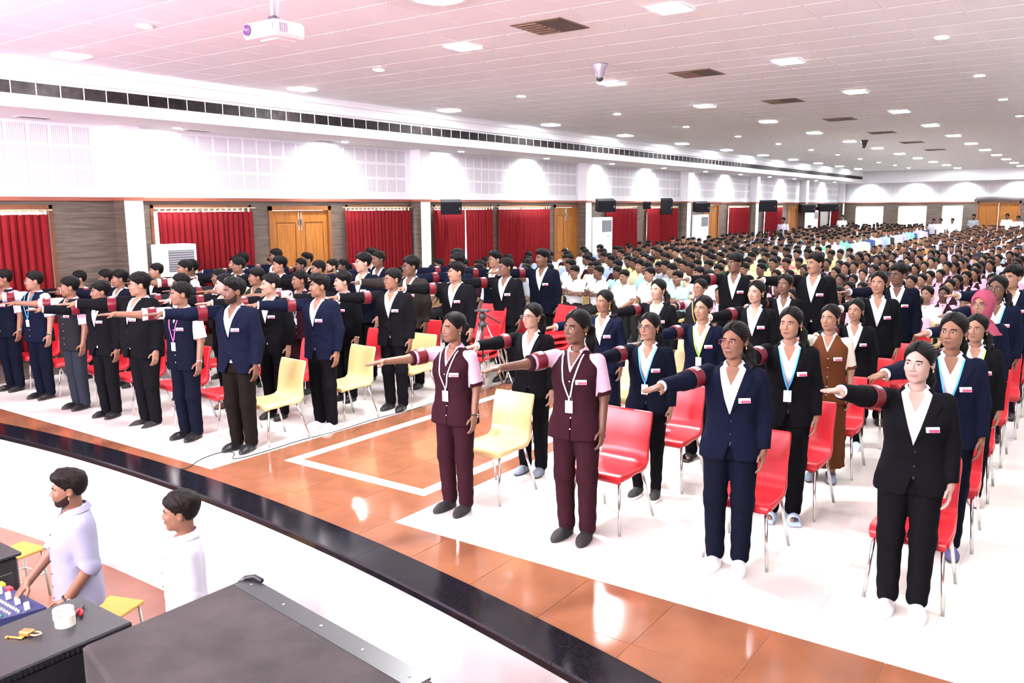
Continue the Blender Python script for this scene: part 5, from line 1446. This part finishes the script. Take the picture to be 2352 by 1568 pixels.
# men standing at the back of the hall
BACKMEN = []
for x, y, h, lab, sc, tr in ((-5.50, 48.6, 1.78, 'man in grey shirt with badge standing at the teak back door', 'grey', 'black'), (-4.05, 48.9, 1.80, 'man in white shirt with crossed light standing before the back door', 'white', 'charcoal'), (-3.55, 48.7, 1.70, 'second man in white shirt at the right edge of the back door', 'white', 'charcoal'),
                             (-11.75, 37.6, 1.80, 'man in pale blue shirt standing beside the far teak door', 'lilac', 'charcoal'), (-11.2, 45.6, 1.80, 'man in white shirt standing below the farthest speaker', 'white', 'charcoal'),
                             (-6.55, 45.5, 1.62, 'man in white shirt standing in the far aisle among seats', 'white', 'grey'), (-6.15, 46.3, 1.62, 'heavier man in white shirt standing in the far aisle', 'white', 'white'), (-6.95, 46.0, 1.60, 'man in pale grey shirt standing in the far aisle', 'lilac', 'charcoal')):
    BACKMEN.append((x, y)); person(lab, 'men standing at the back', (x, y, fz(y)), D(-8), h, 'm', 'hang', 0., -10., res=1.8, top='shirt_half', shirtc=sc, trc=tr, band=False, badge=False, detail=1, skin='deep', face=False)
# ---------------------------------------------------------------- the seated audience
def ppx(x, y, z):
    v = CM @ Vector((x, y, z)); return 1176 + FPX * v.x / -v.z, 784 - FPX * v.y / -v.z
seats = []
rng = random.Random(21)
def shirt_pick(block, row, colx, y):
    u = rng.random()
    if block == 'boys':
        if y < 15.5 and colx > -9.0: return rng.choice(['white', 'white', 'white', 'white', 'aqua', 'white', 'lilac', 'white', 'grey'])
        if y < 22 and colx > -8: return rng.choice(['yellow', 'rose', 'green', 'cream', 'cream', 'white', 'yellow'])
        if y < 27: return rng.choice(['cream', 'white', 'yellow', 'ivory', 'paleblue', 'maroon', 'white', 'navy'])
        return rng.choice(['white', 'white', 'paleblue', 'white', 'navy', 'ivory', 'lilac', 'mint', 'pink', 'blue', 'slate', 'lavender'])
    if y < 21: return rng.choice(['pink', 'pink', 'pink', 'pink', 'white'])
    if y < 30: return rng.choice(['paleblue', 'navy', 'pink', 'white', 'lavender', 'orange', 'maroon'])
    return rng.choice(['white', 'paleblue', 'rose', 'navy', 'lavender', 'cream', 'maroon'])
row = 0; y = 12.0
while y < YB - .9:
    xr = -5.55 if y < 24 else -7.35
    j = 0; x = xr
    while x > XL + .45:
        if not (y < 13.2 and x > -8.4): seats.append(('boys', row, j, x + rng.uniform(-.05, .05), y + rng.uniform(-.05, .05)))
        x -= .56; j += 1
    j = 0; x = -4.75 if y < 22 else -5.15
    while x < 2.2:
        seats.append(('girls', row, j, x + rng.uniform(-.05, .05), y + .25 + rng.uniform(-.05, .05))); x += .56; j += 1
    y += .88; row += 1
vis = []
for s in seats:
    px, py = ppx(s[3], s[4], 1.15)
    if any(abs(s[3] - a) < .5 and abs(s[4] - c) < .55 for a, c in BACKMEN): continue
    if s[3] < -11.55 and any(abs(s[4] - c) < .75 for c in (21.75, 29.15, 43.6)): continue
    if -20 < px < 2650: vis.append(s)
vis.sort(key=lambda s: (ppx(s[3], s[4], 1.15)[0] > 2372, s[3] ** 2 + s[4] ** 2))
NIND = 236
SK = ['deep', 'brown', 'brown', 'tan', 'deep']
kf = {}
FARM = [mat('far_skin_' + k, SKINC[k], .6, spec=.2) for k in ('brown', 'deep', 'tan')] + [mat('far_hair', (.004, .0035, .0035), .6, spec=.08)] + [mat('far_cloth_' + c, CLOTHC[c][0], .8) for c in ('white', 'paleblue', 'navy', 'ivory', 'lilac', 'mint', 'pink', 'blue', 'slate', 'lavender', 'cream', 'yellow', 'maroon', 'rose', 'orange', 'green', 'plaid', 'aqua', 'grey')] + [mat('far_trousers', (.045, .042, .045), .8)]
FIDX = {c: 4 + i for i, c in enumerate(('white', 'paleblue', 'navy', 'ivory', 'lilac', 'mint', 'pink', 'blue', 'slate', 'lavender', 'cream', 'yellow', 'maroon', 'rose', 'orange', 'green', 'plaid', 'aqua', 'grey'))}
def low_figure(sex):
    F_ = Fig(sex, 'seat', .0, -8., 1.)
    dz = F_.J['dz']
    hd = lambda P: F_.head(P)
    zn = F_.hc[2] - .155
    A = snet(lambda P: np.maximum(hd(P), zn - P[:, 2]), F_.hc - v3(.12, .15, .22), F_.hc + v3(.12, .13, .14), .044, 3)
    B = snet(F_.hair_fn('thick' if sex == 'm' else 'bun'), F_.hc - v3(.14, .15, .15), F_.hc + v3(.14, .19, .18), .048, 3)
    def cl(P):
        d = loft(P, F_.tab('shirt')); return np.maximum(smin(d, F_.sleeves(P, 1.7, (.02, .02, .02)), .03), .50 - P[:, 2])
    Cc = snet(cl, *F_.box_for(.9, 2), .066, 3)
    def lg(P):
        d = F_.leg(P, 0, .016, .015, .015)
        return np.minimum(d, F_.leg(P, 1, .016, .015, .015))
    Dd = snet(lg, (-.28, -.6, .0), (.28, .2, .65), .095, 3)
    return A, B, Cc, Dd
acc = [[], []]; low = {}
mass = []; mass_ch = []
for i, (blk, row, j, x, y) in enumerate(vis):
    sex = 'm' if blk == 'boys' else 'f'
    col = shirt_pick(blk, row, x, y)
    if i == 6: col = 'plaid'
    sk = rng.choice(SK); rz = D(rng.uniform(-22, 4)); sc = rng.uniform(.94, 1.03) * (1 if sex == 'm' else .96)
    z = fz(y)
    if i < NIND:
        near = y < 17.5
        vest = sex == 'f' and col == 'pink'
        what = {'boys': 'man' if (y < 15.5 and x > -9) else 'boy', 'girls': 'girl'}[blk]
        lab = '%s in %s, %s seated row of %s, %s from aisle' % (what, 'maroon vest and pink shirt' if vest else {'lilac': 'pale grey', 'rose': 'red', 'plaid': 'purple checked', 'aqua': 'pale aqua', 'ivory': 'ivory', 'paleblue': 'pale blue'}.get(col, col) + ' shirt', *(ordn(row), blk, ordn(j)))
        folded = what == 'man' and rng.random() < .5
        p = person(lab, 'seated %s' % ('boys and men' if blk == 'boys' else 'girls'), (x, y, z), rz, sc, sex, 'seat_fold' if folded else 'seat', 0., -10., res=1.9, skin=sk, hair=rng.choice(['short', 'thick', 'bowl']) if sex == 'm' else rng.choice(['pony', 'bun']),
                   top='shirt_half', shirtc=col, trc='charcoal' if sex == 'm' else rng.choice(['maroon', 'charcoal']), band=False, badge=False, detail=1, face=near, beard='moustache' if what == 'man' and rng.random() < .6 else None, shoes='formal')
        if vest:
            k_, F_ = fig(sex, 'seat', 0., -10., 1.9)
            link('vest', shared(('vest',) + k_, lambda: F_.coat(.90, .052, 1.24, 0, .0, False)), p, [CLOTH['maroon']])
        c = bpy.data.objects.new('moulded_chair', far_chair_me); COL.objects.link(c); c.color = (*CRMP[1], 1); c.location = (x, y + .02, z); c.rotation_euler = (0, 0, rz * .25)
        tag(c, 'cream chair under the seated %s, %s seated row of %s, %s from aisle' % (what, ordn(row), blk, ordn(j)), 'chair', 'occupied cream chairs')
    else:
        if sex not in low: low[sex] = low_figure(sex)
        cr, sr = math.cos(rz), math.sin(rz); R = np.array([[cr, -sr, 0], [sr, cr, 0], [0, 0, 1]]) * sc
        ids = ({'brown': 0, 'deep': 1, 'tan': 2}[sk], 3, FIDX[col], len(FARM) - 1)
        for (V, F), m_ in zip(low[sex], ids): mass.append((V @ R.T + v3(x, y, z), F, m_))
        mass_ch.append((x, y, z))
tag(link('seated_crowd', to_mesh('seated_crowd', mass, FARM)), 'rows of seated students filling the back of the hall', 'crowd', kind='stuff')
cv = np.array([v.co for v in far_chair_me.vertices]); cf = [tuple(p.vertices) for p in far_chair_me.polygons]; cm = [p.material_index for p in far_chair_me.polygons]
f0 = [f for f, m_ in zip(cf, cm) if m_ == 0]; f1 = [f for f, m_ in zip(cf, cm) if m_ == 1]
parts = []
for x, y, z in mass_ch: parts.append((cv + v3(x, y + .02, z), f0, 0)); 
tag(link('distant_chairs', to_mesh('distant_chairs', parts, [mat('far_cream_plastic', CRMP[1], .4)])), 'cream chair backs among the distant seated students', 'chairs', kind='stuff')
# ---------------------------------------------------------------- sound desk in the pit, tripod, cable
MBLK = mat('black_matt_paint', (.012, .012, .014), .45, bump=(200, .1))
SPT = mat('worn_black_speaker_carpet', (.026, .021, .0205), .8, noise=(4, .6, 6), bump=(500, .4))
# big bass speaker nearest the photographer: a wedge-sided cabinet
r = empty('bass_speaker', (-2.66, 1.95, ZP)); tag(r, 'huge worn black speaker cabinet seen from above at the bottom', 'loudspeaker')
P4 = [(-3.36, 1.60), (-3.335, 2.415), (-1.945, 2.235), (-1.90, 1.25)]
def prism(mb, pts, z0, z1, bev=.015, m=0):
    n_ = len(pts); c = np.mean(pts, 0); ins = [tuple(np.array(p) + nrm(c - np.array(p)) * bev * 1.4) for p in pts]
    V = [(p[0], p[1], z0) for p in pts] + [(p[0], p[1], z1 - bev) for p in pts] + [(p[0], p[1], z1) for p in ins]
    F = [tuple(range(n_))] + [(i, n_ + i, n_ + (i + 1) % n_, (i + 1) % n_) for i in range(n_)] + [(n_ + i, 2 * n_ + i, 2 * n_ + (i + 1) % n_, n_ + (i + 1) % n_) for i in range(n_)] + [tuple(range(2 * n_, 3 * n_))[::-1]]
    mb.add(V, F, m)
o2 = (-2.66, 1.95)
m = MB(); prism(m, [(a - o2[0], c - o2[1]) for a, c in P4], 0, .60 - ZP, .02); m.build('cabinet', SPT, r)
ztop = .60 - ZP
e0, e1 = np.array([-3.335, 2.415]) - o2, np.array([-1.945, 2.235]) - o2; ed = nrm(np.append(e1 - e0, 0)); en = v3(-ed[1], ed[0], 0)
m = MB(); pts = []
for t in (.03, .97): 
    p = np.append(e0, 0) + ed * np.linalg.norm(e1 - e0) * t
    pts.append(p)
a, c = pts; m.add([a - en * .10 + v3(0, 0, ztop + .002), a + en * .002 + v3(0, 0, ztop + .002), c + en * .002 + v3(0, 0, ztop + .002), c - en * .10 + v3(0, 0, ztop + .002)] + [a - en * .10 + v3(0, 0, ztop - .01), a + en * .002 + v3(0, 0, ztop - .01), c + en * .002 + v3(0, 0, ztop - .01), c - en * .10 + v3(0, 0, ztop - .01)],
      [(0, 3, 2, 1), (0, 1, 5, 4), (1, 2, 6, 5), (2, 3, 7, 6), (3, 0, 4, 7)]); m.build('rear_strip', mat('smooth_black_strip', (.02, .02, .025), .35), r)
for k in range(5):
    m = MB(); p = a + (c - a) * (.05 + .225 * k) - en * (.05 if k else .04); m.lathe([(.001, ztop + .001), (.007, ztop + .001), (.006, ztop + .005), (.001, ztop + .006)], 10, 0, (p[0], p[1], 0)); m.build('screw', METALM, r)
m = MB(); q = a - en * .03; m.tube([q + v3(-.02, -.03, ztop - .01), q + v3(-.005, .0, ztop + .012), q + v3(.03, .028, ztop + .016), q + v3(.09, .022, ztop + .012)], .012, 8); m.build('corner_guard', MBLK, r, smooth=True)
# amplifier rack with tape, padlock and pliers on top
RT = mat('dark_grey_rack_top', (.014, .014, .017), .45, noise=(30, .15, 4))
r = empty('amplifier_rack', (-3.79, 1.38, ZP)); tag(r, 'tall black equipment rack with ribbed front edge holding tape and padlock', 'equipment rack')
m = MB(); m.bx(-.215, .215, -.52, .52, 0, 1.55, 0, .01); m.build('cabinet', MBLK, r)
m = MB(); m.bx(-.235, .235, -.55, .55, 1.56, 1.60, 0, .008); m.build('top_panel', RT, r)
for k in range(36):
    m = MB(); m.bx(.236, .239, -.42 + k * .022, -.408 + k * .022, 1.565, 1.596); m.build('rib', MBLK, r)
m = MB(); m.tube([(.22, -.4, 1.2), (.26, -.4, 1.22), (.26, -.4, 1.34), (.22, -.4, 1.36)], .008, 8); m.build('handle', METALM, r)
TAPE = mat('masking_tape', (.80, .74, .64), .6); TAPEL = mat('tape_liner', (.86, .80, .72), .7)
def tape(x, y, z, rr, h, label):
    t = empty('tape_roll', (x, y, z)); tag(t, label, 'tape roll', 'tape rolls on the rack')
    m = MB(); n_ = 28; V, F = [], []
    prof = [(rr, 0), (rr, h), (rr * .78, h), (rr * .78, 0)]
    for (q, zz) in prof:
        for i in range(n_): V.append((q * math.cos(2 * math.pi * i / n_), q * math.sin(2 * math.pi * i / n_), zz))
    for j in range(4):
        for i in range(n_): F.append((j * n_ + i, j * n_ + (i + 1) % n_, ((j + 1) % 4) * n_ + (i + 1) % n_, ((j + 1) % 4) * n_ + i))
    m.add(V, F); m.build('tape', TAPE, t, smooth=False)
    m = MB(); V, F = [], []
    for (q, zz) in [(rr * .78, .001), (rr * .78, h - .001), (rr * .72, h - .001), (rr * .72, .001)]:
        for i in range(n_): V.append((q * math.cos(2 * math.pi * i / n_), q * math.sin(2 * math.pi * i / n_), zz))
    for j in range(4):
        for i in range(n_): F.append((j * n_ + i, j * n_ + (i + 1) % n_, ((j + 1) % 4) * n_ + (i + 1) % n_, ((j + 1) % 4) * n_ + i))
    m.add(V, F); m.build('core', TAPEL, t)
tape(-3.785, 1.735, .50, .044, .05, 'roll of pale tape nearer the speaker on the rack top')
tape(-3.86, 1.765, .50, .046, .045, 'roll of pale tape beside the red pliers on the rack top')
BRASS = mat('brass', (.62, .38, .10), .35, metal=.8)
r = empty('padlock', (-3.83, 1.585, .50), D(25)); tag(r, 'open brass padlock with key lying on the black rack', 'padlock')
m = MB(); m.box((0, 0, .014), (.028, .020, .012), 0, .005); m.build('lock_body', mat('bronze_lock', (.38, .19, .06), .4, metal=.7), r)
m = MB(); m.tube([(.020, .012, .014), (.055, .013, .014), (.072, .004, .014), (.074, -.006, .014), (.060, -.018, .014), (.035, -.018, .014)], .0045, 8); m.build('shackle', mat('pale_brass', (.80, .66, .36), .3, metal=.8), r, smooth=True)
m = MB(); m.box((-.005, -.032, .006), (.014, .010, .003), 0, .002); m.box((-.045, -.036, .006), (.032, .004, .003)); m.box((-.068, -.042, .006), (.007, .005, .003)); m.build('key', BRASS, r)
r = empty('pliers', (-3.86, 1.845, .50), D(-40)); tag(r, 'red handled pliers behind the tape rolls', 'pliers')
for s in (-1, 1):
    m = MB(); m.tube([(0, 0, .012), (.03, s * .012, .012), (.07, s * .016, .011)], [.006, .008, .008], 8); m.build('grip', mat('red_rubber', (.62, .02, .03), .45), r, smooth=True)
m = MB(); m.box((-.02, 0, .012), (.022, .010, .006), 0, .003); m.build('jaw', mat('dark_steel', (.08, .08, .09), .4, metal=1.), r)
# mixing console on its table
r = empty('console_table', (-5.96, 2.07, ZP)); tag(r, 'black table under the mixing console', 'table')
m = MB(); m.bx(-.39, .39, -.40, .38, .76, .80, 0, .005); m.build('table_top', MBLK, r)
for sx in (-1, 1):
    for sy in (-1, 1): m = MB(); m.bx(sx * .36 - .02, sx * .36 + .02, sy * .34 - .02, sy * .34 + .02, 0, .76); m.build('leg', MBLK, r)
r = empty('mixing_console', (-5.96, 2.09, ZP + .80)); tag(r, 'blue mixing console with rows of coloured knobs under the man', 'mixing console')
m = MB(); th = D(-7); 
m.add([(-.375, -.36, 0), (.375, -.36, 0), (.375, .36, 0), (-.375, .36, 0), (-.375, -.36, .16), (.375, -.36, .16), (.375, .36, .07), (-.375, .36, .07)], [(3, 2, 1, 0), (4, 5, 6, 7), (0, 1, 5, 4), (1, 2, 6, 5), (2, 3, 7, 6), (3, 0, 4, 7)]); m.build('chassis', [mat('blue_console', (.030, .040, .13), .45)], r)
def topz(yy): return .16 + (yy + .36) / .72 * (-.09)
KCC = [(.75, .62, .12), (.05, .35, .16), (.45, .46, .50), (.75, .70, .58), (.02, .02, .02)]
_k = MB(); _k.lathe([(.009, 0), (.009, .010), (.006, .018), (.001, .018)], 8); kme = _k.mesh('knob', True); kme.materials.append(dyed(mat('knob_plastic', (.5, .5, .5), .4)))
for i in range(20):
    for jx in range(9):
        o = bpy.data.objects.new('knob', kme); COL.objects.link(o); o.parent = r; yy = .20 - jx * .055; o.location = (.34 - i * .036, yy, topz(yy))
        o.color = (*KCC[[3, 2, 1, 1, 4, 3, 0, 0, 2][jx]], 1)
_k = MB(); _k.box((0, 0, .012), (.009, .016, .010), 0, .003); fme = _k.mesh('fader'); fme.materials.append(mat('white_fader', (.85, .85, .88), .4))
for i in range(16):
    o = bpy.data.objects.new('fader', fme); COL.objects.link(o); o.parent = r; yy = .255 + .05 * ((i * 7) % 3) / 3; o.location = (.34 - i * .044, yy, topz(yy))
for i, (xx, yy, k_) in enumerate(((-.10, .335, 'red'), (-.22, .335, 'yellow'))):
    m = MB(); m.box((xx, yy, topz(yy) + .01), (.03, .018, .012), 0, .004); m.build('button', mat('button_' + k_, dict(red=(.65, .03, .04), yellow=(.75, .60, .03))[k_], .4), r)
# second rack with a cloth
r = empty('effects_rack', (-6.86, 2.40, ZP)); tag(r, 'black wheeled rack with patterned cloth at the left edge', 'equipment rack')
m = MB(); m.bx(-.45, .45, -.25, .25, .05, .95, 0, .015); m.build('cabinet', MBLK, r); m = MB(); m.bx(-.47, .47, -.27, .27, .96, .99, 0, .008); m.build('top_panel', RT, r)
m = MB(); m.bx(.40, .455, -.20, .20, .30, .85, 0, .006); m.build('side_panel', mat('satin_black', (.018, .018, .02), .35), r)
m = MB(); V, F = uvs(20, 10, (.17, .11, .08)); V = V + wob(V, 30, .010)[:, None] * v3(1, 1, 1); V[:, 2] = np.maximum(V[:, 2], 0); m.add(V, F); tag(m.build('folded_cloth', mat('patterned_maroon_cloth', (.06, .02, .04), .9, noise=(45, .9, 3)), None, (-6.75, 2.50, ZP + .99), smooth=True), 'bundle of dark patterned cloth on the black rack', 'cloth')
# yellow stools
YEL = mat('yellow_laminate', (.46, .27, .035), .45); GLEG = mat('grey_green_leg', (.42, .48, .42), .5)
def stool(x, y, rz, label):
    r = empty('stool', (x, y, ZP), rz); tag(r, label, 'stool', 'yellow topped stools')
    m = MB(); m.box((0, 0, .455), (.16, .16, .014), 0, .006); m.build('seat', YEL, r)
    for sx in (-1, 1):
        for sy in (-1, 1): m = MB(); m.tube([(sx * .13, sy * .13, .44), (sx * .155, sy * .155, 0)], .011, 8); m.build('leg', GLEG, r, smooth=True)
    m = MB()
    for a, c in (((-.14, -.14), (.14, -.14)), ((.14, -.14), (.14, .14)), ((.14, .14), (-.14, .14)), ((-.14, .14), (-.14, -.14))): m.tube([(a[0], a[1], .22), (c[0], c[1], .22)], .007, 6)
    m.build('stretcher', GLEG, r)
stool(-7.78, 3.22, D(10), 'yellow topped stool beside the black rack with cloth'); stool(-6.02, 3.12, D(20), 'yellow topped stool behind the man at the console')
# grey tub with a blue rim between rack and speaker
r = empty('plastic_tub', (-3.22, 1.08, ZP)); tag(r, 'grey plastic tub with blue rim at the bottom edge', 'tub')
m = MB(); m.lathe([(.10, 0), (.13, .9), (.15, 1.30)], 24); m.build('body', mat('grey_plastic', (.30, .30, .32), .5), r, smooth=True); m = MB(); m.tube([(.15 * math.cos(t), .15 * math.sin(t), 1.30) for t in np.linspace(0, 2 * math.pi, 25)[:-1]], .008, 8, closed=True); m.build('rim', mat('blue_rim', (.05, .40, .70), .4), r, smooth=True)
# the two sound men
person('bearded man in pale lilac shirt reaching for the mixing console', 'sound men in the pit', (-5.62, 2.69, ZP), D(-14), 1.755, 'm', 'desk', .005, -20., skin='brown', hair='quiff', beard='beard', top='shirt_roll', shirtc='paleshirt', trc='black', band=False, badge=False, watch='black', earring=True, hairm=HAIRB)
person('man with moustache in white shirt standing against the white pit wall', 'sound men in the pit', (-4.63, 2.89, ZP), D(-28), 1.735, 'm', 'hang', .005, -20., skin='brown', hair='thick', beard='moustache', top='shirt', shirtc='manshirt', trc='charcoal', band=False, badge=False, hairm=HAIRB)
# camera tripod in the aisle
r = empty('camera_tripod', (-6.15, 8.05, 0), D(15)); tag(r, 'silver camera tripod with black head in the aisle', 'tripod')
for k in range(3):
    a = 2 * math.pi * k / 3 + .3; d_ = v3(math.cos(a), math.sin(a), 0)
    lg = empty('leg'); lg.parent = r
    for s in (-.014, .014):
        w_ = v3(-d_[1], d_[0], 0) * s; m = MB(); m.tube([d_ * .05 + w_ + v3(0, 0, .98), d_ * .30 + w_ + v3(0, 0, .42)], .007, 8); m.build('upper_tube', METALM, lg, smooth=True)
    m = MB(); m.tube([d_ * .29 + v3(0, 0, .45), d_ * .46 + v3(0, 0, .0)], .008, 8); m.build('lower_tube', METALM, lg, smooth=True)
    m = MB(); m.tube([d_ * .285 + v3(0, 0, .46), d_ * .31 + v3(0, 0, .40)], .022, 8); m.build('clamp', MBLK, lg)
m = MB(); m.lathe([(.05, .96), (.06, 1.0), (.03, 1.02), (.03, 1.05), (.045, 1.06), (.045, 1.12), (.025, 1.13), (.025, 1.15)], 14); m.tube([(0, 0, .55), (0, 0, .98)], .013, 10); m.build('head', MBLK, r, smooth=True)
m = MB(); m.box((0, 0, 1.16), (.085, .055, .012), 0, .004); m.build('plate', MBLK, r); m = MB(); m.tube([(.03, .04, 1.10), (.16, .22, .98)], .009, 8); m.build('pan_handle', MBLK, r)
# cable along the block edge
m = MB(); CAB = mat('black_cable', (.015, .015, .015), .5)
pts = [(-6.95, 4.20), (-6.85, 4.36), (-6.98, 4.60), (-7.02, 4.85), (-6.90, 4.92), (-6.72, 4.80), (-6.68, 5.1), (-6.70, 5.6), (-6.66, 6.1), (-6.69, 6.7), (-6.64, 7.3), (-6.68, 8.0), (-6.65, 8.8), (-6.68, 9.6)]
cp = []
for i in range(len(pts) - 1):
    for t in np.linspace(0, 1, 6)[:-1]:
        p0, p1, p2, p3 = (np.array(pts[max(min(i + k_, len(pts) - 1), 0)]) for k_ in (-1, 0, 1, 2))
        cp.append(v3(*(.5 * (2 * p1 + (p2 - p0) * t + (2 * p0 - 5 * p1 + 4 * p2 - p3) * t ** 2 + (-p0 + 3 * p1 - 3 * p2 + p3) * t ** 3)), .006))
m.tube(cp, .0045, 6); tag(m.build('floor_cable', CAB, smooth=True), 'thin black cable lying along the aisle edge of the boys block', 'cable')
